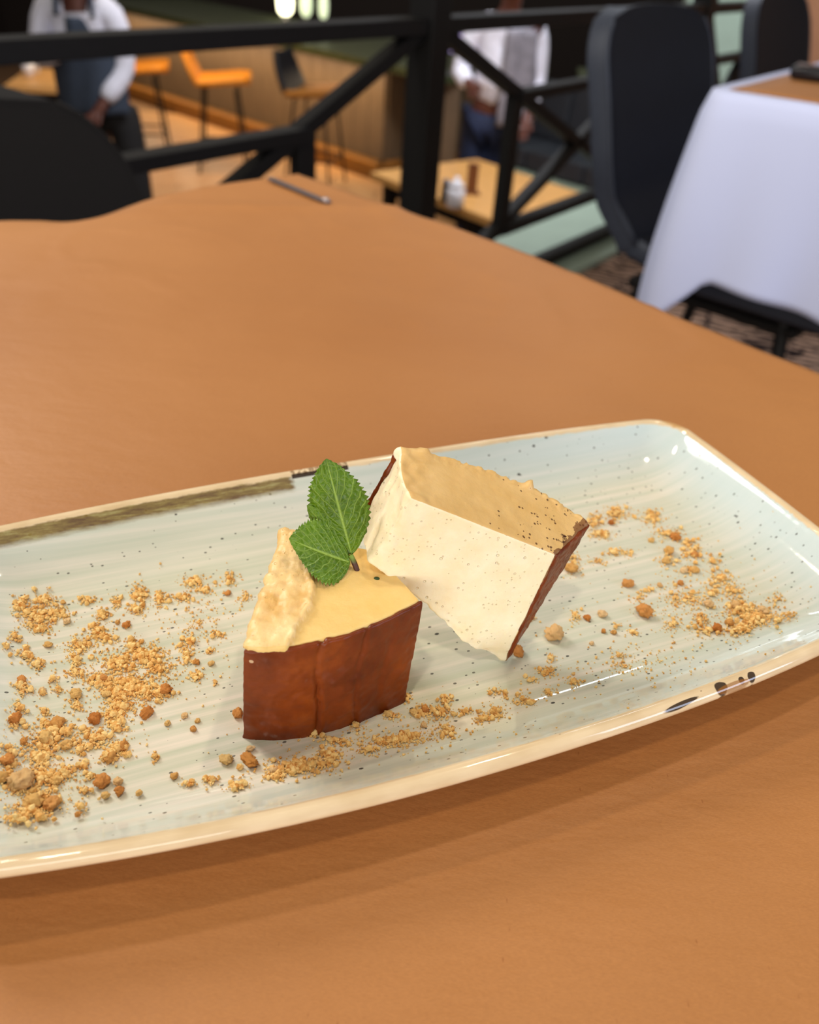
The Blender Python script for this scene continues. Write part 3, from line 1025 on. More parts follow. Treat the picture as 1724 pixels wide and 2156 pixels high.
FINE_LEFT = '-0.1263 0.0387 0.0025 -0.0008 -0.0001 -0.0039 90;-0.1201 0.0399 0.0037 -0.0012 -0.0002 -0.0035 110;-0.1228 0.0329 0.0046 -0.0015 -0.0002 -0.0045 150;-0.1177 0.0335 0.0042 -0.0014 -0.0002 -0.0038 120;-0.1222 0.0274 0.0041 -0.0014 -0.0001 -0.0025 70;-0.1288 0.0245 0.0018 -0.0006 -0.0001 -0.0025 40;-0.1309 0.0202 0.0013 -0.0004 -0.0000 -0.0017 15;-0.1258 0.0164 0.0026 -0.0009 -0.0001 -0.0034 60;-0.1231 0.0121 0.0017 -0.0006 -0.0001 -0.0020 35;-0.1078 0.0370 0.0024 -0.0008 -0.0002 -0.0017 50;-0.0998 0.0332 0.0017 -0.0006 -0.0004 -0.0031 50;-0.1042 0.0290 0.0023 -0.0008 -0.0003 -0.0030 70;-0.0926 0.0349 0.0029 -0.0010 -0.0006 -0.0047 110;-0.0945 0.0282 0.0028 -0.0009 -0.0004 -0.0027 50;-0.0869 0.0306 0.0019 -0.0006 -0.0006 -0.0039 70;-0.0755 0.0353 0.0040 -0.0013 -0.0005 -0.0028 80;-0.0733 0.0303 0.0025 -0.0008 -0.0003 -0.0016 40;-0.0642 0.0333 0.0030 -0.0010 -0.0009 -0.0041 50;-0.0803 0.0292 0.0039 -0.0013 -0.0004 -0.0023 50;-0.0617 0.0231 0.0020 -0.0007 -0.0007 -0.0031 25;-0.1063 0.0221 0.0027 -0.0009 -0.0004 -0.0036 80;-0.1118 0.0173 0.0036 -0.0012 -0.0003 -0.0035 90;-0.1132 0.0114 0.0022 -0.0007 -0.0003 -0.0040 70;-0.1136 0.0061 0.0026 -0.0009 -0.0002 -0.0019 50;-0.1044 0.0177 0.0032 -0.0011 -0.0002 -0.0021 50;-0.0976 0.0125 0.0027 -0.0009 -0.0004 -0.0034 60;-0.0945 0.0072 0.0058 -0.0020 -0.0007 -0.0046 220;-0.1020 0.0062 0.0044 -0.0015 -0.0005 -0.0039 150;-0.0918 0.0007 0.0044 -0.0015 -0.0004 -0.0026 100;-0.0833 0.0040 0.0018 -0.0006 -0.0008 -0.0046 70;-0.0809 0.0090 0.0014 -0.0005 -0.0005 -0.0028 25;-0.0826 -0.0052 0.0022 -0.0008 -0.0005 -0.0025 40;-0.1079 0.0015 0.0034 -0.0012 -0.0003 -0.0032 110;-0.0995 -0.0027 0.0064 -0.0022 -0.0006 -0.0043 240;-0.1042 -0.0050 0.0046 -0.0016 -0.0004 -0.0036 170;-0.0969 -0.0068 0.0038 -0.0013 -0.0005 -0.0036 120;-0.0932 -0.0088 0.0034 -0.0012 -0.0004 -0.0024 90;-0.1035 -0.0102 0.0046 -0.0016 -0.0003 -0.0029 130;-0.1059 -0.0124 0.0037 -0.0013 -0.0003 -0.0029 90;-0.1055 -0.0162 0.0028 -0.0010 -0.0003 -0.0028 70;-0.1100 -0.0193 0.0032 -0.0011 -0.0003 -0.0033 100;-0.1056 -0.0242 0.0031 -0.0011 -0.0003 -0.0027 100;-0.1087 -0.0264 0.0023 -0.0008 -0.0002 -0.0021 70;-0.1130 -0.0165 0.0020 -0.0007 -0.0002 -0.0028 40;-0.1146 -0.0216 0.0019 -0.0007 -0.0002 -0.0027 50;-0.1275 0.0037 0.0025 -0.0009 -0.0001 -0.0031 60;-0.1286 -0.0033 0.0020 -0.0007 -0.0001 -0.0030 35;-0.1295 -0.0089 0.0020 -0.0007 -0.0001 -0.0028 50;-0.1226 0.0008 0.0012 -0.0004 -0.0001 -0.0015 15;-0.1226 -0.0066 0.0014 -0.0005 -0.0001 -0.0018 20;-0.1146 -0.0064 0.0021 -0.0007 -0.0002 -0.0024 35;-0.1188 0.0007 0.0021 -0.0007 -0.0001 -0.0012 20;-0.1198 0.0056 0.0013 -0.0004 -0.0002 -0.0025 20;-0.1208 -0.0126 0.0040 -0.0014 -0.0002 -0.0028 110;-0.1227 -0.0170 0.0039 -0.0014 -0.0002 -0.0033 140;-0.1177 -0.0148 0.0024 -0.0008 -0.0002 -0.0028 50;-0.1241 -0.0215 0.0034 -0.0012 -0.0002 -0.0032 110;-0.1309 -0.0180 0.0023 -0.0008 -0.0001 -0.0021 40;-0.1314 -0.0221 0.0023 -0.0008 -0.0000 -0.0021 50;-0.1240 -0.0279 0.0049 -0.0017 -0.0002 -0.0030 140;-0.1191 -0.0281 0.0023 -0.0008 -0.0002 -0.0025 60;-0.1294 -0.0300 0.0040 -0.0015 -0.0001 -0.0034 120;-0.1247 -0.0337 0.0044 -0.0016 -0.0001 -0.0029 110;-0.1267 -0.0378 0.0043 -0.0016 -0.0001 -0.0028 120;-0.1301 -0.0403 0.0028 -0.0010 -0.0000 -0.0011 60;-0.1247 -0.0409 0.0021 -0.0008 -0.0001 -0.0014 30;-0.1150 -0.0352 0.0019 -0.0007 -0.0001 -0.0015 20;-0.1159 -0.0408 0.0015 -0.0005 -0.0002 -0.0019 18;-0.1135 -0.0311 0.0015 -0.0005 -0.0001 -0.0015 20;-0.1146 -0.0265 0.0015 -0.0005 -0.0001 -0.0016 20;-0.0974 -0.0304 0.0012 -0.0004 -0.0002 -0.0016 20;-0.0856 -0.0431 0.0015 -0.0005 -0.0003 -0.0017 20;-0.0908 -0.0423 0.0023 -0.0008 -0.0002 -0.0012 20;-0.0800 -0.0477 0.0031 -0.0011 -0.0004 -0.0019 35;-0.0730 0.0094 0.0028 -0.0009 -0.0004 -0.0017 20;-0.0779 -0.0095 0.0011 -0.0004 -0.0003 -0.0015 10;-0.0762 0.0031 0.0014 -0.0005 -0.0003 -0.0017 10;-0.1036 0.0000 0.0237 -0.0082 -0.0033 -0.0287 300;-0.1242 -0.0225 0.0096 -0.0034 -0.0010 -0.0196 150;-0.0776 0.0163 0.0142 -0.0047 -0.0033 -0.0172 100'
FINE_RIGHT = '0.0825 0.0266 0.0052 -0.0016 -0.0033 -0.0048 120;0.0710 0.0244 0.0032 -0.0010 -0.0036 -0.0056 70;0.0686 0.0172 0.0056 -0.0018 -0.0018 -0.0027 80;0.0941 0.0206 0.0052 -0.0016 -0.0031 -0.0043 110;0.0937 0.0093 0.0070 -0.0022 -0.0027 -0.0036 80;0.0972 0.0027 0.0038 -0.0012 -0.0020 -0.0026 40;0.0951 -0.0030 0.0037 -0.0012 -0.0033 -0.0041 70;0.0840 -0.0036 0.0042 -0.0014 -0.0024 -0.0033 50;0.0881 -0.0110 0.0036 -0.0012 -0.0022 -0.0028 50;0.0991 -0.0095 0.0030 -0.0010 -0.0039 -0.0048 30;0.0956 -0.0184 0.0042 -0.0014 -0.0031 -0.0038 70;0.0947 -0.0248 0.0047 -0.0015 -0.0031 -0.0036 80;0.0872 -0.0232 0.0035 -0.0011 -0.0035 -0.0043 40;0.0909 -0.0336 0.0051 -0.0017 -0.0035 -0.0041 130;0.0918 -0.0391 0.0061 -0.0020 -0.0035 -0.0040 260;0.0829 -0.0421 0.0049 -0.0016 -0.0027 -0.0032 150;0.0970 -0.0374 0.0028 -0.0009 -0.0024 -0.0027 50;0.1060 -0.0341 0.0035 -0.0011 -0.0038 -0.0042 25;0.1019 -0.0425 0.0039 -0.0013 -0.0024 -0.0026 35;0.0736 -0.0339 0.0033 -0.0011 -0.0032 -0.0040 50;0.0731 -0.0388 0.0032 -0.0011 -0.0026 -0.0032 40;0.0638 -0.0323 0.0033 -0.0011 -0.0030 -0.0040 40;0.0734 -0.0215 0.0023 -0.0007 -0.0033 -0.0043 35;0.0780 -0.0230 0.0023 -0.0008 -0.0023 -0.0029 25;0.0495 -0.0309 0.0021 -0.0007 -0.0009 -0.0013 15;0.0616 -0.0176 0.0017 -0.0006 -0.0021 -0.0029 20;0.0677 -0.0149 0.0017 -0.0006 -0.0011 -0.0015 12;0.0497 0.0044 0.0029 -0.0009 -0.0035 -0.0057 60;0.0589 0.0034 0.0036 -0.0011 -0.0013 -0.0021 25;0.0677 0.0058 0.0048 -0.0015 -0.0014 -0.0021 30;0.0713 0.0046 0.0024 -0.0008 -0.0017 -0.0025 20;0.0396 -0.0387 0.0026 -0.0009 -0.0013 -0.0019 20;0.0199 -0.0438 0.0019 -0.0007 -0.0011 -0.0018 20;0.0151 -0.0371 0.0025 -0.0008 -0.0009 -0.0015 25;0.0190 -0.0325 0.0015 -0.0005 -0.0011 -0.0019 15;0.0222 -0.0151 0.0016 -0.0005 -0.0012 -0.0021 10;0.0106 -0.0448 0.0029 -0.0010 -0.0013 -0.0023 25;0.0031 -0.0470 0.0023 -0.0008 -0.0006 -0.0011 25;0.0360 -0.0188 0.0022 -0.0007 -0.0017 -0.0028 25;0.0466 -0.0266 0.0016 -0.0005 -0.0009 -0.0014 10;0.0791 -0.0243 0.0287 -0.0095 -0.0159 -0.0201 200;0.0382 -0.0435 0.0305 -0.0104 -0.0079 -0.0115 100'
FINE_FRONT = '-0.0636 -0.0470 0.0089 -0.0032 -0.0010 -0.0032 300;-0.0558 -0.0457 0.0036 -0.0013 -0.0012 -0.0037 110;-0.0571 -0.0367 0.0022 -0.0008 -0.0004 -0.0012 20;-0.0702 -0.0475 0.0029 -0.0010 -0.0005 -0.0018 50;-0.0376 -0.0470 0.0063 -0.0022 -0.0009 -0.0023 170;-0.0340 -0.0470 0.0038 -0.0013 -0.0008 -0.0019 90;-0.0523 -0.0410 0.0037 -0.0013 -0.0005 -0.0015 40;-0.0456 -0.0477 0.0037 -0.0013 -0.0007 -0.0019 40;-0.0456 -0.0380 0.0016 -0.0006 -0.0008 -0.0024 30;-0.0353 -0.0375 0.0026 -0.0009 -0.0006 -0.0016 40;-0.0282 -0.0328 0.0013 -0.0005 -0.0009 -0.0021 20;-0.0228 -0.0414 0.0046 -0.0016 -0.0018 -0.0040 70;-0.0190 -0.0380 0.0027 -0.0009 -0.0015 -0.0033 30;-0.0264 -0.0392 0.0033 -0.0011 -0.0014 -0.0032 50;-0.0237 -0.0484 0.0038 -0.0013 -0.0014 -0.0030 35;-0.0077 -0.0467 0.0040 -0.0014 -0.0014 -0.0028 60;-0.0122 -0.0479 0.0033 -0.0011 -0.0010 -0.0020 40;-0.0154 -0.0435 0.0026 -0.0009 -0.0008 -0.0016 25;0.0018 -0.0452 0.0047 -0.0016 -0.0013 -0.0024 40;-0.0032 -0.0395 0.0034 -0.0012 -0.0013 -0.0025 20;0.0088 -0.0386 0.0028 -0.0010 -0.0010 -0.0017 20;-0.0796 -0.0476 0.0023 -0.0008 -0.0005 -0.0021 25;-0.0860 -0.0430 0.0017 -0.0006 -0.0003 -0.0014 15;0.0145 -0.0374 0.0028 -0.0010 -0.0013 -0.0022 20;-0.0392 -0.0456 0.0316 -0.0111 -0.0029 -0.0074 120'

# ================================================================ PLATE
PO = Vector((0.0154, 0.2036, 0.7507))            # plate origin on the paper
PR = R(25)
PA, PB, PCX = 0.1435, 0.0716, -0.0080
PROF = [(0.0, 0.0176), (0.0008, 0.0190), (0.0020, 0.0197), (0.0033, 0.0196), (0.0045, 0.0187), (0.0060, 0.0172), (0.0085, 0.0150), (0.0120, 0.0123), (0.0160, 0.0098),
        (0.0205, 0.0078), (0.026, 0.0063), (0.033, 0.0056), (0.042, 0.0053), (0.06, 0.0052)]


def prof_z(d):
    for (d0, z0), (d1, z1) in zip(PROF, PROF[1:]):
        if d <= d1:
            return z0 + (z1 - z0) * max(0, (d - d0) / (d1 - d0))
    return PROF[-1][1]


def taper(x, y):
    return 1 - 0.166 * abs(x / 0.1326) ** 2.2 if y < 0 else 1 - 0.07 * abs(x / 0.13) ** 2.5


def bow(x, y, a):
    x *= 1 - 0.012 * (y / PB) ** 2
    x += PCX
    return x, y * taper(x, y)


def plate_d(X, Y):
    x = X - PCX
    b = PB * taper(X, Y)
    dx, dy = PA * 0.995 - abs(x), b - abs(Y)
    r = 0.03
    if dx < r and dy < r:
        return r - math.hypot(r - dx, r - dy) * 0.93
    return min(dx, dy)


def plate_z(X, Y):
    return PO.z + prof_z(max(0.0, plate_d(X, Y)))


def ring(bm, d, z, grow=0.0):
    a, b = PA - d, PB - d
    r = max(0.0045, 0.0145 - 0.30 * max(d, 0)) if d < 0.03 else 0.0055
    r = min(r, b * 0.95, a * 0.95)
    pts = []
    for cx, cy, a0 in ((1, 1, 0), (-1, 1, 90), (-1, -1, 180), (1, -1, 270)):
        ox, oy = cx * (a - r), cy * (b - r)
        for k_ in range(13):
            t = R(a0 + 90 * k_ / 12)
            pts.append((ox + r * math.cos(t), oy + r * math.sin(t)))
        # straight run to the next corner
        nx, ny, na = {(1, 1): (-1, 1, 90), (-1, 1): (-1, -1, 180), (-1, -1): (1, -1, 270), (1, -1): (1, 1, 0)}[(cx, cy)]
        qx, qy = nx * (a - r) + r * math.cos(R(na)), ny * (b - r) + r * math.sin(R(na))
        px_, py_ = pts[-1]
        n2 = 40 if cy == ny else 20
        for k_ in range(1, n2):
            pts.append((px_ + (qx - px_) * k_ / n2, py_ + (qy - py_) * k_ / n2))
    return [bm.verts.new((*bow(x, y, a), z)) for x, y in pts]


bm = BM()
lay = bm.verts.layers.float.new('inset')
spec = []
OUT = [(0.030, 0.0), (0.024, 0.0), (0.023, 0.0030), (0.016, 0.0046), (0.008, 0.0088), (0.0035, 0.0125), (0.0012, 0.0152), (0.0002, 0.0166)]
rings = []
for d, z in OUT:
    rr = ring(bm, d, z)
    for v_ in rr:
        v_[lay] = -d - 0.0004
    rings.append(rr)
DN = []
for (d0, z0), (d1, z1) in zip(PROF, PROF[1:]):
    for q in range(3):
        DN.append(d0 + (d1 - d0) * q / 3)
DN.append(0.06)
for d in DN:
    rr = ring(bm, d, prof_z(d))
    for v_ in rr:
        v_[lay] = d
    rings.append(rr)
for r0, r1 in zip(rings, rings[1:]):
    n_ = len(r0)
    for k_ in range(n_):
        bm.faces.new((r0[k_], r0[(k_ + 1) % n_], r1[(k_ + 1) % n_], r1[k_]))
bm.faces.new(rings[0])
bm.faces.new(rings[-1])

k = NT('duck_egg_glaze', 0.07, 0.5)
k.b.inputs['Coat Weight'].default_value = 0.3
k.b.inputs['Coat Roughness'].default_value = 0.04
at = k.n('ShaderNodeAttribute', attribute_name='inset')
ins = at.outputs['Fac']
tcn = k.n('ShaderNodeTexCoord')
sep = k.n('ShaderNodeSeparateXYZ')
k.l(tcn.outputs['Object'], sep.inputs[0])
X, Y = sep.outputs[0], sep.outputs[1]
vs = k.coord('Object', (9, 420, 40), (0, 0, R(2)))
st = k.noise(vs, 1.0, 4, 0.6)
st2 = k.noise(k.coord('Object', (3, 60, 20), (0, 0, R(-3))), 1.0, 3, 0.6)
cloud = k.noise(k.coord(), 16.0, 3)
gl_ = k.ramp(st, (0.34, lin((200, 203, 180))), (0.5, lin((215, 212, 192))), (0.68, lin((236, 225, 208))))
gl_ = k.mix(k.step(st2, 0.45, 0.7, 0.0, 0.45), gl_, lin((206, 208, 190)))
gl_ = k.mix(k.step(cloud, 0.4, 0.7, 0.0, 0.3), gl_, lin((196, 204, 190)))
wall = k.math('MULTIPLY', k.step(ins, 0.030, 0.010), k.step(X, -0.02, 0.12, 0.35, 0.8))  # bluish edge glaze, strengthened rightwards to paint in a reflected cool sheen
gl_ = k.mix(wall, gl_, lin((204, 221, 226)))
# speckles
def speck(vec, scale, thr, rad, colr, basec, strength=0.9):
    x = k.n('ShaderNodeTexVoronoi')
    x.inputs['Scale'].default_value = scale
    k.l(vec, x.inputs['Vector'])
    sp = k.n('ShaderNodeSeparateColor')
    k.l(x.outputs['Color'], sp.inputs[0])
    size = k.math('MULTIPLY', k.step(sp.outputs[0], thr, 1.0), rad)
    m = k.math('MULTIPLY', k.math('LESS_THAN', x.outputs['Distance'], size), strength)
    return k.mix(m, basec, colr)
ob = k.coord('Object', (0.8, 1.25, 0.6), (0, 0, R(-12)))
gl_ = speck(ob, 190, 0.50, 0.13, lin((38, 32, 30)), gl_)
gl_ = speck(ob, 480, 0.55, 0.22, lin((52, 46, 42)), gl_, 0.8)
gl_ = speck(ob, 75, 0.70, 0.065, lin((30, 24, 24)), gl_, 0.95)
# brown streak inside the back rim on the left
fuzz = k.noise(k.coord('Object', (60, 260, 60)), 3.0, 4, 0.7)
dd = k.math('ADD', ins, k.math('MULTIPLY', k.math('SUBTRACT', fuzz, 0.5), 0.0016))
xt = k.math('ADD', X, k.math('MULTIPLY', k.math('SUBTRACT', fuzz, 0.5), 0.006))
band = k.math('MULTIPLY', k.math('GREATER_THAN', dd, 0.0042), k.step(dd, 0.0088, 0.0072))
band = k.math('MULTIPLY', band, k.step(xt, -0.0325, -0.0345))
band = k.math('MULTIPLY', band, k.math('GREATER_THAN', Y, 0.03))
bst = k.noise(k.coord('Object', (70, 700, 60)), 1.5, 4, 0.75)
bcol = k.ramp(bst, (0.35, lin((92, 58, 18))), (0.55, lin((134, 112, 52))), (0.72, lin((172, 166, 110))))
gl_ = k.mix(k.math('MULTIPLY', band, 0.92), gl_, bcol)
# cream rim
rimc = k.ramp(k.noise(k.coord('Object', (20, 20, 90)), 3.0, 3), (0.3, lin((214, 188, 148))), (0.7, lin((234, 212, 176))))
rimc = speck(ob, 260, 0.86, 0.12, lin((80, 56, 36)), rimc, 0.8)


def blot(cx, cy, rx, ry, rot=0.0, jag=0.3):
    ca, sa = math.cos(rot), math.sin(rot)
    dx, dy = k.math('SUBTRACT', X, cx), k.math('SUBTRACT', Y, cy)
    a = k.math('DIVIDE', k.math('ADD', k.math('MULTIPLY', dx, ca), k.math('MULTIPLY', dy, sa)), rx)
    b = k.math('DIVIDE', k.math('SUBTRACT', k.math('MULTIPLY', dy, ca), k.math('MULTIPLY', dx, sa)), ry)
    q = k.math('ADD', k.math('MULTIPLY', a, a), k.math('MULTIPLY', b, b))
    q = k.math('ADD', q, k.math('MULTIPLY', k.math('SUBTRACT', fuzz, 0.5), jag * 4))
    return k.step(q, 1.1, 0.75)


dark = lin((44, 24, 12))
for bl in ((0.0488, -0.0688, 0.0021, 0.0017, 0, .15), (0.0562, -0.0685, 0.0010, 0.0009, 0, .1), (0.0600, -0.0682, 0.0015, 0.0012, .5, .12),
           (0.0345, -0.0700, 0.0062, 0.0006, 0.09, .18)):
    rimc = k.mix(k.math('MULTIPLY', k.math('MULTIPLY', blot(*bl), 0.94), k.step(sep.outputs[2], 0.0148, 0.0162)), rimc, dark)
rimc = k.mix(k.math('MULTIPLY', blot(0.053, -0.0693, 0.006, 0.0009, 0.05, .3), 0.7), rimc, lin((150, 96, 40)))
# amber corner at the back right and the brown piece of rim behind the leaf
rimc = k.mix(k.math('MULTIPLY', blot(0.131, 0.0605, 0.004, 0.0085, 0.5, .3), 0.8), rimc, lin((196, 146, 82)))
rimc = k.mix(k.math('MULTIPLY', blot(0.127, 0.0655, 0.003, 0.002, 0, .3), 0.8), rimc, lin((170, 118, 60)))
seg_ = k.math('MULTIPLY', k.math('GREATER_THAN', X, -0.0335), k.math('LESS_THAN', X, -0.012))
seg_ = k.math('MULTIPLY', seg_, k.math('GREATER_THAN', Y, 0.03))
hatch = k.math('GREATER_THAN', k.noise(k.coord('Object', (900, 500, 1)), 1.0, 2), 0.5)
rimc = k.mix(k.math('MULTIPLY', seg_, k.math('MULTIPLY', hatch, k.step(ins, 0.0012, 0.002, 0, 0.7))), rimc, lin((120, 84, 46)))
edgeline = k.math('MULTIPLY', seg_, k.math('MULTIPLY', k.math('GREATER_THAN', ins, 0.0037), k.math('LESS_THAN', ins, 0.0050)))
final = k.mix(k.step(dd, 0.0041, 0.0046), rimc, gl_)
final = k.mix(k.math('MULTIPLY', edgeline, 0.95), final, dark)
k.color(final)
k.bump(st, 0.05, 0.0006)
GLAZE = k.m

pl_e = empty('dessert_plate', tuple(PO), 'long oblong stoneware plate with pale blue green glaze, dark speckles and a cream rim', 'plate', PR)
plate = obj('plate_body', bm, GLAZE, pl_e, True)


def p2w(X, Y, z):
    return Vector((PO.x + X * math.cos(PR) - Y * math.sin(PR), PO.y + X * math.sin(PR) + Y * math.cos(PR), z))


# ================================================================ CHEESECAKE
def filling_mat(name, c0, c1, pore=0.0, specks=False):
    k = NT(name, 0.42, 0.4)
    v = k.coord()
    n1 = k.noise(v, 110.0, 4, 0.55)
    col = k.ramp(n1, (0.3, lin(c0)), (0.7, lin(c1)))
    k.b.inputs['Subsurface Weight'].default_value = 0.18
    k.b.inputs['Subsurface Radius'].default_value = (0.004, 0.0025, 0.0012)
    k.b.inputs['Subsurface Scale'].default_value = 1.0
    h = k.math('MULTIPLY', k.noise(v, 520.0, 4, 0.6), 0.35)
    n3 = k.noise(k.coord('Object', (1, 0.3, 1)), 300.0, 3, 0.5)
    h = k.math('ADD', h, k.math('MULTIPLY', n3, 0.3))
    if pore:
        for sc, th, rd in ((520.0, 0.66, 0.28), (300.0, 0.80, 0.2), (900.0, 0.6, 0.3)):
            x = k.n('ShaderNodeTexVoronoi')
            x.inputs['Scale'].default_value = sc
            k.l(v, x.inputs['Vector'])
            sp = k.n('ShaderNodeSeparateColor')
            k.l(x.outputs['Color'], sp.inputs[0])
            size = k.math('ADD', k.math('MULTIPLY', k.step(sp.outputs[0], th, 1.0), rd), 0.0001)
            dep = k.math('DIVIDE', x.outputs['Distance'], size)
            pit = k.step(dep, 0.6, 1.0, 1.0, 0.0)
            h = k.math('SUBTRACT', h, k.math('MULTIPLY', pit, pore))
            col = k.mix(k.math('MULTIPLY', pit, 0.08), col, lin((236, 196, 130)))
    if specks:
        a = k.n('ShaderNodeAttribute', attribute_name='ua')
        x = k.n('ShaderNodeTexVoronoi')
        x.inputs['Scale'].default_value = 1100.0
        k.l(v, x.inputs['Vector'])
        sp = k.n('ShaderNodeSeparateColor')
        k.l(x.outputs['Color'], sp.inputs[0])
        pat = k.noise(v, 260.0, 3)
        lim = k.math('SUBTRACT', 1.0, k.math('MULTIPLY', k.step(a.outputs['Fac'], 0.45, 1.0), k.step(pat, 0.45, 0.62, 0.05, 0.45)))
        m = k.math('MULTIPLY', k.math('GREATER_THAN', sp.outputs[0], lim), k.math('LESS_THAN', x.outputs['Distance'], 0.42))
        col = k.mix(k.math('MULTIPLY', m, 0.85), col, lin((84, 44, 20)))
        edge = k.math('GREATER_THAN', k.math('ADD', a.outputs['Fac'], k.math('MULTIPLY', k.math('SUBTRACT', pat, 0.5), 0.16)), 0.975)
        col = k.mix(k.math('MULTIPLY', edge, 0.8), col, lin((110, 58, 26)))
    if specks:
        vd = k.n('ShaderNodeVectorMath', operation='DISTANCE')
        k.l(v, vd.inputs[0])
        vd.inputs[1].default_value = (0.0446, 0.1895, 0.7965)
        dist = k.math('ADD', vd.outputs['Value'], k.math('MULTIPLY', k.math('SUBTRACT', k.noise(v, 700.0, 3, 0.7), 0.5), 0.008))
        col = k.mix(k.step(dist, 0.0016, 0.0008), col, lin((70, 34, 20)))
    k.color(col)
    k.bump(h, 0.7, 0.0007)
    return k.m


CREAM = filling_mat('cheesecake_cut_cream', (246, 226, 184), (253, 238, 206), 1.6)
TOPY = filling_mat('cheesecake_yellow_face', (230, 192, 114), (238, 203, 132))
TOPT = filling_mat('cheesecake_tan_top', (218, 176, 108), (228, 190, 126), 0, True)
ROUGH = filling_mat('cheesecake_rough_edge', (226, 180, 106), (248, 220, 164), 0.5)
k = NT('baked_brown_skin', 0.36, 0.3)
v = k.coord()
n1 = k.noise(v, 70.0, 4, 0.6)
n2 = k.noise(k.coord('Object', (1, 1, 0.22)), 240.0, 3, 0.5)
col = k.ramp(n1, (0.3, lin((88, 32, 4))), (0.55, lin((120, 50, 8))), (0.78, lin((150, 72, 16))))
wsp = k.n('ShaderNodeTexVoronoi')
wsp.inputs['Scale'].default_value = 170.0
k.l(v, wsp.inputs['Vector'])
sp = k.n('ShaderNodeSeparateColor')
k.l(wsp.outputs['Color'], sp.inputs[0])
wm = k.math('MULTIPLY', k.math('GREATER_THAN', sp.outputs[0], 0.93), k.math('LESS_THAN', wsp.outputs['Distance'], 0.10))
col = k.mix(k.math('MULTIPLY', wm, 0.7), col, lin((226, 196, 160)))
k.color(col)
k.b.inputs['Subsurface Weight'].default_value = 0.05
k.b.inputs['Subsurface Radius'].default_value = (0.002, 0.0008, 0.0003)
k.bump(k.math('ADD', n2, k.math('MULTIPLY', k.noise(v, 700.0, 3), 0.25)), 0.35, 0.0007)
CRUST = k.m


def block(name, fn, dims, rng, res, rr, disp, mats, pick, parent):
    """Rounded block: rng = unit ranges per axis; dims = metres per unit; fn maps unit coordinates to space."""
    (a0, a1), (b0, b1), (c0, c1) = rng
    L = Vector(((a1 - a0) * dims[0], (b1 - b0) * dims[1], (c1 - c0) * dims[2]))
    N = [max(2, int(round(x / res))) for x in L]
    bm = BM()
    la = bm.verts.layers.float.new('ua')
    VV = {}

    def vert(i, j, kk):
        key = (i, j, kk)
        if key in VV:
            return VV[key]
        p = Vector((i / N[0] * L.x, j / N[1] * L.y, kk / N[2] * L.z))
        r = min(rr, min(L) / 2.01)
        q = Vector([min(max(p[n], r), L[n] - r) for n in range(3)])
        d = p - q
        if d.length > 1e-9:
            p = q + d.normalized() * r
        u = (a0 + p.x / dims[0], b0 + p.y / dims[1], c0 + p.z / dims[2])
        v_ = bm.verts.new(fn(*u))
        v_[la] = u[0]
        VV[key] = v_
        meta[v_] = u
        return v_
    meta = {}
    sides = []
    for ax in range(3):
        o1, o2 = [n for n in range(3) if n != ax]
        for end in (0, 1):
            for i in range(N[o1]):
                for j in range(N[o2]):
                    idx = []
                    for di, dj in ((0, 0), (1, 0), (1, 1), (0, 1)):
                        t = [0, 0, 0]
                        t[ax] = end * N[ax]
                        t[o1], t[o2] = i + di, j + dj
                        idx.append(vert(*t))
                    f = bm.faces.new(idx)
                    uc = [sum(meta[x][n] for x in idx) / 4 for n in range(3)]
                    f.material_index = pick(ax, end, uc)
    bmesh.ops.recalc_face_normals(bm, faces=bm.faces)
    bm.normal_update()
    mv = [(v_, v_.normal.copy() * disp(v_.co, meta[v_])) for v_ in bm.verts]
    for v_, d in mv:
        v_.co += d
    me = D.meshes.new(name)
    bm.to_mesh(me)
    bm.free()
    return link(name, me, mats, parent, True)


def tri(c, a, b, cc):
    """c keyed by 'FBL' etc: F/B front or back, B/T bottom or top, L/R."""
    def q(f, z):
        return c[f + z + 'L'].lerp(c[f + z + 'R'], a) if 0 <= a <= 1 else c[f + z + 'L'] + (c[f + z + 'R'] - c[f + z + 'L']) * a
    fr = q('F', 'B') * (1 - cc) + q('F', 'T') * cc
    bk = q('B', 'B') * (1 - cc) + q('B', 'T') * cc
    return fr * (1 - b) + bk * b


V3 = Vector
ZB = 0.7559
C1 = dict(FBL=V3((-0.0388, 0.1452, ZB)), FBR=V3((0.0019, 0.1610, ZB)), BBR=V3((-0.0105, 0.1860, ZB)), BBL=V3((-0.0375, 0.1880, ZB)),
          FTL=V3((-0.0366, 0.1438, 0.7900)), FTR=V3((0.0045, 0.1655, 0.7900)), BTR=V3((-0.0090, 0.1850, 0.7900)), BTL=V3((-0.0345, 0.1865, 0.7925)))
NRM1 = Vector((0.42, -0.907, 0))


def f1(a, b, c):
    aa = min(1, max(0, a))
    bulge = 0.0047 * math.sin(PI * aa ** 0.85) ** 0.85 if 0 < aa < 1 else 0
    bb_ = min(1.0, max(0.0, b))
    p = tri(C1, a, b, c) + NRM1 * bulge * (1 - bb_)
    # back of the wedge slightly irregular
    return p


def lumps(p, s, a):
    return a * (0.6 * noise.noise(p * s) + 0.3 * noise.noise(p * s * 2.3) + 0.2 * noise.noise(p * s * 5.1))


def strip_edge(b):
    return 0.19 + 0.15 * math.sin(PI * min(1, b * 1.05)) + 0.035 * noise.noise(Vector((b * 9, 1.3, 0))) + 0.018 * noise.noise(Vector((b * 27, 4.3, 0)))


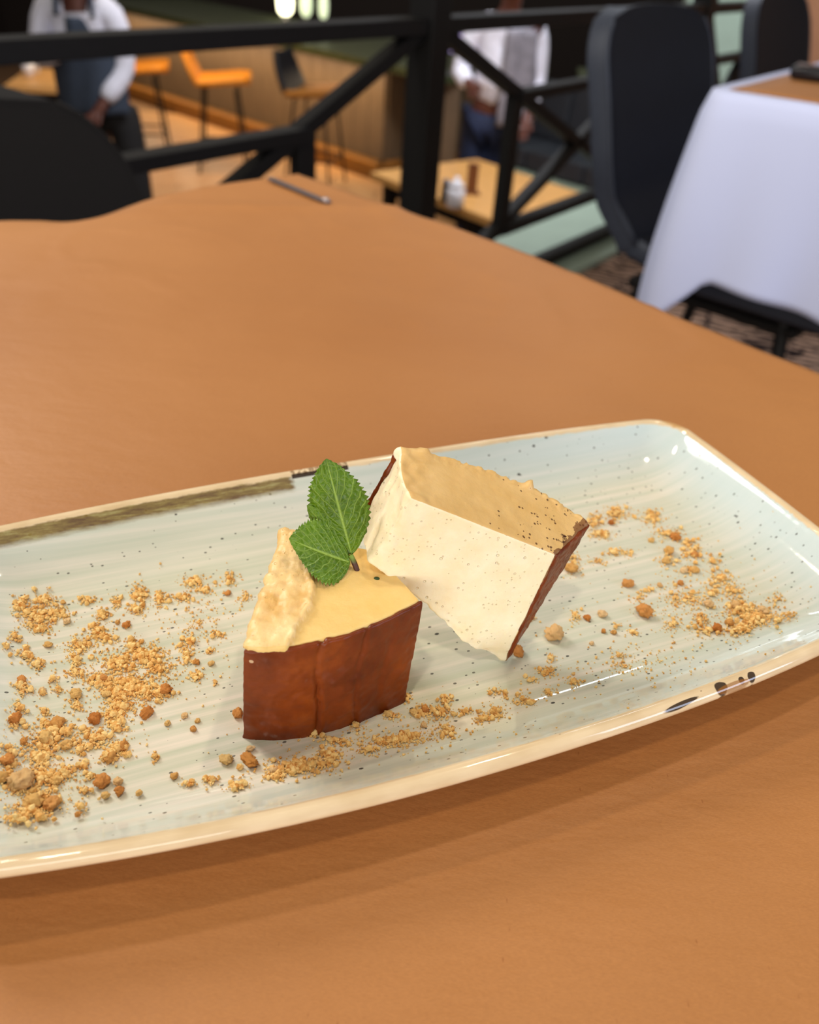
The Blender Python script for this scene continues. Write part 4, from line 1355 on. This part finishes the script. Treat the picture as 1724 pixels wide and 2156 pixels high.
def d1(p, u):
    a, b, c = u
    v = lumps(p, 260, 0.00022)
    if c > 0.93:
        e_ = strip_edge(b)
        m = 1 - sst(a, e_ - 0.015, e_ + 0.012)
        v += sst(c, 0.93, 0.99) * m * (0.0014 + 0.0007 * noise.noise(p * 330) + 0.0004 * noise.noise(p * 800) + 0.0006 * (1 - sst(abs(a - e_), 0, .07)))
        v += 0.0012 * sst(b, 0.86, 1.0) * m * max(0, noise.noise(p * 400) + .3)
    if a < 0.05:
        v += 0.0006 * noise.noise(p * 420) * sst(c, .2, .9)
    return v


cake1 = empty('cheesecake_piece', (-0.018, 0.168, 0.7559), 'cheesecake piece standing upright with glossy brown skin facing forward and mint on top', 'cake', 0, 'cheesecake pieces on the plate')


def reparent(o, e):
    o.parent = e
    o.matrix_parent_inverse = Matrix.Translation(-Vector(e.location))
    return o


def pick1(ax, end, u):
    if ax == 2 and end == 1:
        return 1 if u[0] > strip_edge(u[1]) else 2
    if ax == 0 and end == 0:
        return 2
    return 1


reparent(block('filling', f1, (0.046, 0.036, 0.034), ((0, 1), (0.0, 1), (0, 1)), 0.0006, 0.0007, d1, [CREAM, TOPY, ROUGH], pick1, None), cake1)


def dcrust(p, u):
    a, b, c = u
    v = lumps(p, 120, 0.0006) + 0.00018 * noise.noise(p * 500)
    for g, w, dp, ph in ((0.385, 0.010, 0.0012, 0.3), (0.63, 0.009, 0.0006, 1.3), (0.80, 0.03, 0.0003, 3.0)):
        gg = g + 0.018 * math.sin(c * 6 + ph) + 0.01 * noise.noise(Vector((c * 8, g * 20, 0)))
        amp = 0.35 + 0.65 * abs(math.sin(c * 3.4 + ph))
        v -= dp * amp * math.exp(-((a - gg) / w) ** 2)
        v += 0.4 * dp * amp * math.exp(-((a - gg - 0.03) / 0.02) ** 2)
    return v


skin_ = reparent(block('baked_skin', f1, (0.046, 0.036, 0.034), ((-0.016, 1.012), (-0.038, 0.008), (-0.02, 0.996)), 0.0005, 0.0006, dcrust, [CRUST], lambda *a: 0, None), cake1)
skin_['label'] = 'glossy brown baked skin across the front'
reparent(block('side_skin', f1, (0.046, 0.036, 0.034), ((-0.02, 0.004), (0.0, 0.72), (-0.01, 0.93)), 0.0008, 0.0004, lambda p, u: lumps(p, 300, 0.0005), [CRUST], lambda *a: 0, None), cake1)
bm = BM()
bmesh.ops.create_icosphere(bm, subdivisions=2, radius=0.0007, matrix=Matrix.Diagonal((1.2, 0.9, 0.5, 1)))
fl = obj('herb_fleck', bm, plain('dark_green_fleck', (40, 66, 20), 0.5), None, True)
fl.location = (-0.0074, 0.1724, 0.7903)
reparent(fl, cake1)

C2 = dict(FBL=V3((-0.0097, 0.1736, 0.7945)), FBR=V3((0.0318, 0.1785, 0.7572)), FTR=V3((0.0413, 0.1830, 0.7950)), FTL=V3((0.0001, 0.1760, 0.8150)),
          BTL=V3((-0.0036, 0.1985, 0.8150)), BTR=V3((0.0528, 0.2000, 0.7950)), BBR=V3((0.0330, 0.1815, 0.7572)), BBL=V3((-0.0128, 0.1950, 0.7945)))
NB2 = Vector((0.05, 0.9, 0.35)).normalized()


def f2(a, b, c):
    p = tri(C2, a, b, c)
    aa = min(1, max(0, a))
    cc = min(1, max(0, c))
    bb_ = min(1, max(0, b))
    # bottom edge of the cut face sags near the right foot
    p += Vector((-0.1, -0.35, -0.55)) * 0.0045 * math.exp(-((aa - 0.72) / 0.2) ** 2) * (1 - cc) * (1 - aa ** 8)
    # far edge of the top bulges away
    p += Vector((0.1, 0.95, 0.1)) * 0.0065 * math.sin(PI * aa) ** 0.8 * bb_ * cc if 0 < aa < 1 else Vector()
    # outer skin side bulges out slightly
    p += Vector((-0.75, 0, -0.3)) * 0.0016 * math.sin(PI * bb_) * (1 - aa) ** 4
    return p


def d2(p, u):
    a, b, c = u
    v = lumps(p, 230, 0.00028)
    ed = (1 - sst(c, 0, 0.10)) * (1 - sst(b, 0, .15))
    v += ed * 0.0010 * noise.noise(p * 420) * (0.4 + a)
    if a < 0.22:
        v += (1 - sst(a, 0, 0.22)) * 0.0009 * noise.noise(Vector((p.x * 300, p.y * 300, p.z * 160)))
    if c > 0.9:
        v += sst(b, 0.82, 1.0) * (0.0003 + 0.0009 * noise.noise(p * 700))
        v += sst(b, 0.72, 1.0) * (1 - sst(a, 0.04, 0.22)) * 0.0022 * (0.6 + noise.noise(p * 260))
        v += 0.0024 * math.exp(-((a - 0.66) / 0.02) ** 2) * sst(b, .9, 1)
    return v


def pick2(ax, end, u):
    if (ax == 2 and end == 1) or (ax == 0 and end == 1):
        return 1
    return 0


cake2 = empty('cheesecake_piece', (0.02, 0.185, 0.7572), 'cheesecake piece tipped against the upright one, its porous cream cut face forward', 'cake', 0, 'cheesecake pieces on the plate')
reparent(block('filling', f2, (0.048, 0.026, 0.036), ((0, 1), (0, 1), (0, 1)), 0.0006, 0.0008, d2, [CREAM, TOPT], pick2, None), cake2)
skin2 = reparent(block('baked_skin', f2, (0.048, 0.026, 0.036), ((0.992, 1.016), (0.02, 1.0), (0.0, 0.99)), 0.0005, 0.0005, lambda p, u: lumps(p, 300, 0.0007), [CRUST], lambda *a: 0, None), cake2)
skin2['label'] = 'thin brown baked skin along the right side'
reparent(block('back_skin', f2, (0.048, 0.026, 0.036), ((-0.022, 0.97), (0.985, 1.03), (0.05, 0.93)), 0.0008, 0.0004, lambda p, u: lumps(p, 320, 0.0007), [CRUST], lambda *a: 0, None), cake2)

# ================================================================ MINT
k = NT('mint_leaf', 0.42, 0.4)
uvn = k.n('ShaderNodeUVMap')
uvn.uv_map = 'UVMap'
sp = k.n('ShaderNodeSeparateXYZ')
k.l(uvn.outputs[0], sp.inputs[0])
s_, t_ = sp.outputs[0], k.math('ABSOLUTE', k.math('SUBTRACT', k.math('MULTIPLY', sp.outputs[1], 2.0), 1.0))
wob = k.noise(k.coord(), 220.0, 2)
ph = k.math('ADD', k.math('SUBTRACT', k.math('MULTIPLY', s_, 8.0), k.math('MULTIPLY', k.math('POWER', t_, 0.8), 2.4)), k.math('MULTIPLY', wob, 0.9))
fr = k.math('ABSOLUTE', k.math('SUBTRACT', k.math('FRACT', ph), 0.5))
vein = k.step(fr, 0.085, 0.02)
midr = k.step(t_, 0.075, 0.02)
net = k.vor(k.coord(), 620.0, 'DISTANCE_TO_EDGE')
netm = k.step(net, 0.10, 0.02)
vm = k.math('MAXIMUM', midr, k.math('MULTIPLY', vein, 0.75))
vm2 = k.math('MAXIMUM', vm, k.math('MULTIPLY', netm, 0.22))
cl_ = k.ramp(k.noise(k.coord(), 90.0, 3), (0.3, lin((58, 90, 3))), (0.7, lin((96, 134, 10))))
cl_ = k.mix(k.math('MULTIPLY', vm2, 0.7), cl_, lin((160, 190, 84)))
k.color(cl_)
k.b.inputs['Subsurface Weight'].default_value = 0.12
k.b.inputs['Subsurface Radius'].default_value = (0.001, 0.002, 0.0005)
pil = k.math('SUBTRACT', k.step(net, 0.0, 0.35), k.math('MULTIPLY', vm, 1.2))
k.bump(pil, 0.5, 0.0005)
LEAF = k.m

mint = empty('mint_sprig', (-0.0129, 0.1751, 0.7896), 'fresh green mint sprig with serrated leaves stuck into the upright cheesecake', 'mint')


def leaf(base, tip, side_a, side_b, nrm, cup, curl, teeth, shape=0.42, nt=90):
    base, tip, sa, sb, nrm = [Vector(x) for x in (base, tip, side_a, side_b, nrm)]

    def f(u, v):
        t = v * 2 - 1
        s = u
        w = (math.sin(PI * min(1, s ** (0.62 if shape < .4 else 0.72))) ** 0.85) if 0 < s < 1 else 0.0
        w = max(w, 0.02 * (1 - s))
        saw = (s * teeth) % 1.0
        w *= 1 + (0.15 * (1 - saw) - 0.05) * abs(t) ** 6 * (1 if 0.08 < s < 0.97 else 0)
        side = sa if t > 0 else sb
        mid = base.lerp(tip, s) + nrm * curl * math.sin(PI * s)
        ridge = 0.00028 * math.cos(2 * PI * (s * 8 - abs(t) ** 0.8 * 2.4)) * abs(t) * w
        return mid + side * abs(t) * w + (tip - base) * 0.10 * abs(t) ** 1.5 * w + nrm * (cup * t * t * w + ridge)
    o = obj('leaf', grid(f, nt, 28), LEAF, None, True)
    solid(o, 0.00022, 0)
    return reparent(o, mint)


VN = Vector((0.05, -0.86, 0.5))
leaf((-0.0148, 0.1775, 0.7938), (-0.0232, 0.1880, 0.8172), (0.0074, 0.0012, 0.0022), (-0.0078, 0.0000, -0.0012), VN, -0.0018, 0.0014, 19)
leaf((-0.0150, 0.1752, 0.7928), (-0.0314, 0.1752, 0.7992), (0.0012, -0.0082, -0.0036), (-0.001, 0.0056, 0.0064), VN, -0.0012, 0.0016, 17, 0.3)
leaf((-0.0155, 0.1775, 0.7935), (-0.0277, 0.1830, 0.8052), (0.0020, 0.0010, 0.0030), (-0.0026, 0.0, -0.0030), VN, -0.0008, 0.0008, 9, 0.3, 60)
bm = BM()
tube(bm, [(-0.0127, 0.1751, 0.7880), (-0.0130, 0.1752, 0.7902), (-0.0138, 0.1757, 0.7922), (-0.0150, 0.1766, 0.7943)], [0.0008, 0.00075, 0.00078, 0.0007], 10)
k = NT('mint_stem', 0.5)
g = k.n('ShaderNodeSeparateXYZ')
k.l(k.coord(), g.inputs[0])
k.color(k.ramp(k.step(g.outputs[2], 0.7925, 0.7942), (0.0, lin((74, 40, 30))), (1.0, lin((120, 150, 60)))))
stem = reparent(obj('stem', bm, k.m, None, True), mint)
stem['label'] = 'short purplish brown stem'

# ================================================================ CRUMBS
def crumb_mat(name, stops, sc):
    k = NT(name, 0.85, 0.2)
    oi = k.n('ShaderNodeObjectInfo')
    n_ = k.noise(k.coord('Object'), sc, 3, 0.6)
    f_ = k.math('ADD', k.math('MULTIPLY', oi.outputs['Random'], 0.55), k.math('MULTIPLY', n_, 0.55))
    k.color(k.ramp(f_, *stops))
    k.b.inputs['Subsurface Weight'].default_value = 0.1
    k.b.inputs['Subsurface Radius'].default_value = (0.001, 0.0006, 0.0003)
    k.bump(k.noise(k.coord('Object'), 1400.0, 3), 0.5, 0.0004)
    return k.m


CRM = crumb_mat('golden_biscuit', ((0.15, lin((242, 206, 138))), (0.5, lin((234, 186, 112))), (0.85, lin((212, 142, 70)))), 380.0)
AMB = crumb_mat('amber_biscuit', ((0.15, lin((230, 172, 104))), (0.5, lin((220, 150, 80))), (0.85, lin((192, 112, 46)))), 380.0)
PAL = crumb_mat('pale_biscuit', ((0.15, lin((244, 212, 164))), (0.5, lin((240, 202, 148))), (0.85, lin((232, 186, 124)))), 380.0)
k = NT('fine_biscuit', 0.9, 0.2)
cv = k.n('ShaderNodeTexVoronoi')
cv.inputs['Scale'].default_value = 900.0
k.l(k.coord(), cv.inputs['Vector'])
sp = k.n('ShaderNodeSeparateColor')
k.l(cv.outputs['Color'], sp.inputs[0])
k.color(k.ramp(sp.outputs[0], (0.0, lin((246, 216, 150))), (0.55, lin((236, 194, 122))), (1.0, lin((220, 162, 88)))))
FINE = k.m

shapes = []
for i in range(9):
    bm = BM()
    bmesh.ops.create_icosphere(bm, subdivisions=4, radius=1.0)
    off = Vector((i * 7.3, i * 2.1, 5.0))
    for v_ in bm.verts:
        n_ = v_.co.normalized()
        r = 1 + 0.42 * noise.noise(n_ * 1.25 + off) + 0.22 * noise.noise(n_ * 3.1 + off) + 0.26 * noise.noise(n_ * 5.5 + off) + 0.13 * noise.noise(n_ * 13.0 + off)
        v_.co = n_ * r
        v_.co.z *= 0.78
    me = D.meshes.new('biscuit_crumb')
    bm.to_mesh(me)
    bm.free()
    me.polygons.foreach_set('use_smooth', [True] * len(me.polygons))
    me.materials.append(CRM)
    shapes.append(me)
variants = {}


def crumb_mesh(i, mat):
    key = (i, mat.name)
    if key not in variants:
        me = shapes[i].copy()
        me.materials.clear()
        me.materials.append(mat)
        variants[key] = me
    return variants[key]


SPECIAL = {
    0: ('largest pale biscuit lump, topmost of the pile at the left end of the plate', PAL),
    1: ('big biscuit lump in front of the largest one in the left end pile', CRM),
    2: ('toasted orange biscuit lump on the right side of the left end pile', AMB),
    3: ('biscuit lump cut by the left picture border beside the largest lump', CRM),
    4: ('round toasted orange crumb lying alone right of the left end pile', AMB),
    9: ('pale oval crumb lying alone below the brown cake skin, left one of two', CRM),
    10: ('flattened long crumb just below the corner of the upright cake', CRM),
    11: ('small pale crumb resting on the flattened long crumb below the upright cake', PAL),
    12: ('amber crumb touching the lower left corner of the upright cake', AMB),
    13: ('round toasted crumb just below the middle of the left scatter', AMB),
    14: ('toasted crumb on the right rim of the left scatter, pointed below', AMB),
    18: ('dark toasted crumb cluster piece at the right tip of the left scatter', AMB),
    23: ('toasted crumb by the left picture border above the big pile', AMB),
    31: ('lone orange crumb beside the top left edge of the upright cake', AMB),
    45: ('largest toasted orange crumb right of the tipped cake', AMB),
    46: ('large pale pink crumb lying right of the foot of the tipped cake', PAL),
    47: ('dark orange crumb above the largest toasted one, right of the tipped cake', AMB),
    52: ('pale rounded crumb left of the dense right end scatter', PAL),
    64: ('golden crumb touching the right brown side of the tipped cake', CRM),
    66: ('amber crumb poking out under the lower corner of the tipped cake', AMB),
}
# sanity of indices is kept by CHUNKS order
rnd = random.Random(11)
small = []
for i, (X_, Y_, r_) in enumerate(CHUNKS):
    lab, mt = SPECIAL.get(i, (None, None))
    if mt is None:
        mt = rnd.choice((CRM, CRM, CRM, AMB, PAL))
    o = D.objects.new('biscuit_crumb', crumb_mesh(rnd.randrange(9), mt))
    COL.objects.link(o)
    s = (r_ * rnd.uniform(0.85, 1.05), r_ * rnd.uniform(0.75, 0.95), r_ * rnd.uniform(0.7, 0.95))
    if i == 10:
        s = (r_ * 1.2, r_ * 0.6, r_ * 0.6)
    o.scale = s
    o.rotation_euler = (rnd.uniform(-.3, .3), rnd.uniform(-.3, .3), rnd.uniform(0, 6.28))
    o.location = p2w(X_, Y_ + r_ * 0.3, plate_z(X_, Y_) + s[2] * 0.60)
    if X_ < -0.045:
        grp = 'crumbs left of the cakes'
    elif X_ > 0.03 and Y_ > -0.03:
        grp = 'crumbs right of the cakes'
    else:
        grp = 'crumbs in front of the cakes'
    tag(o, lab, 'crumb', grp)
    if not lab:
        small.append((o, grp, X_, Y_))
ORD = ['leftmost', 'second', 'third', 'fourth', 'fifth', 'sixth', 'seventh', 'eighth', 'ninth', 'tenth', 'eleventh', 'twelfth', 'thirteenth', 'fourteenth', 'fifteenth']
BANDS = {'crumbs left of the cakes': (('rear', -0.003, 1), ('middle', -0.0225, -0.003), ('front', -1, -0.0225)),
         'crumbs right of the cakes': (('rear', 0.019, 1), ('front', -1, 0.019)),
         'crumbs in front of the cakes': (('', -1, 1),)}
for grp, bands in BANDS.items():
    where = grp.replace('crumbs ', '')
    for bname, y0, y1 in bands:
        row = sorted([s_ for s_ in small if s_[1] == grp and y0 <= s_[3] < y1], key=lambda s_: s_[2])
        for q, s_ in enumerate(row):
            o_ = ORD[q] if q == 0 else ORD[q] + ' from left'
            s_[0]['label'] = ('small golden crumb, %s of the %s band %s' % (o_, bname, where)).replace('the  band', 'those')


def fine(data, label, seed):
    rg = random.Random(seed)
    base = [Vector(v_) for v_ in ((0, 0, 1), (0.94, 0, -0.33), (-0.47, 0.82, -0.33), (-0.47, -0.82, -0.33), (0.5, 0.5, 0.5), (-0.6, 0.1, 0.6))]
    ico = bmesh.new()
    bmesh.ops.create_icosphere(ico, subdivisions=1, radius=1.0)
    iv = [v_.co.copy() for v_ in ico.verts]
    fi = [[v_.index for v_ in f.verts] for f in ico.faces]
    ico.free()
    VS, FS = [], []
    for row in data.split(';'):
        cx, cy, ax, ay, bx, by, n_ = [float(t) for t in row.split()]
        area_ = abs(ax * by - ay * bx) * 1e6
        big = n_ > 0 and area_ > 1500
        n_ = int(n_ * (2.4 if big else 2.5))
        dens = n_ / max(area_ * 3.14, 0.3)
        for q in range(n_):
            rr_ = math.sqrt(rg.random()) * (1.0 if not big else 0.95)
            rr_ = abs(rg.gauss(0, 0.62)) if not big else rr_
            th = rg.uniform(0, 2 * PI)
            ca, sa = rr_ * math.cos(th), rr_ * math.sin(th)
            X_, Y_ = cx + ca * ax + sa * bx, cy + ca * ay + sa * by
            if plate_d(X_, Y_) < 0.006:
                continue
            sz = rg.choice((0.00014, 0.00018, 0.00022, 0.00028, 0.00040)) * rg.uniform(0.8, 1.15)
            if not big and dens > 1.2 and rg.random() < 0.05:
                sz = rg.uniform(0.0006, 0.0010)
            if big:
                sz *= 0.72
            pile = 0 if big else max(0, 1 - rr_) * min(0.0007, dens * 0.0006) * rg.random()
            c = p2w(X_, Y_, plate_z(X_, Y_) + sz * 0.55 + pile)
            m = Euler((rg.uniform(0, 6), rg.uniform(0, 6), rg.uniform(0, 6))).to_matrix()
            o_ = len(VS)
            jit = [rg.uniform(0.7, 1.25) for _ in range(12)]
            for v_, j_ in zip(iv, jit):
                VS.append(c + m @ (v_ * sz * j_))
            FS.extend([[o_ + t for t in f] for f in fi])
    me = D.meshes.new('fine_crumbs')
    me.from_pydata(VS, [], FS)
    o = link('fine_crumbs', me, FINE)
    tag(o, label, 'crumbs', None, 'stuff')


fine(FINE_LEFT, 'fine golden biscuit crumbs scattered over the left half of the plate', 1)
fine(FINE_RIGHT, 'fine golden biscuit crumbs scattered over the right end of the plate', 2)
fine(FINE_FRONT, 'fine golden biscuit crumbs scattered in front of the two cake pieces', 3)
bpy.context.view_layer.update()
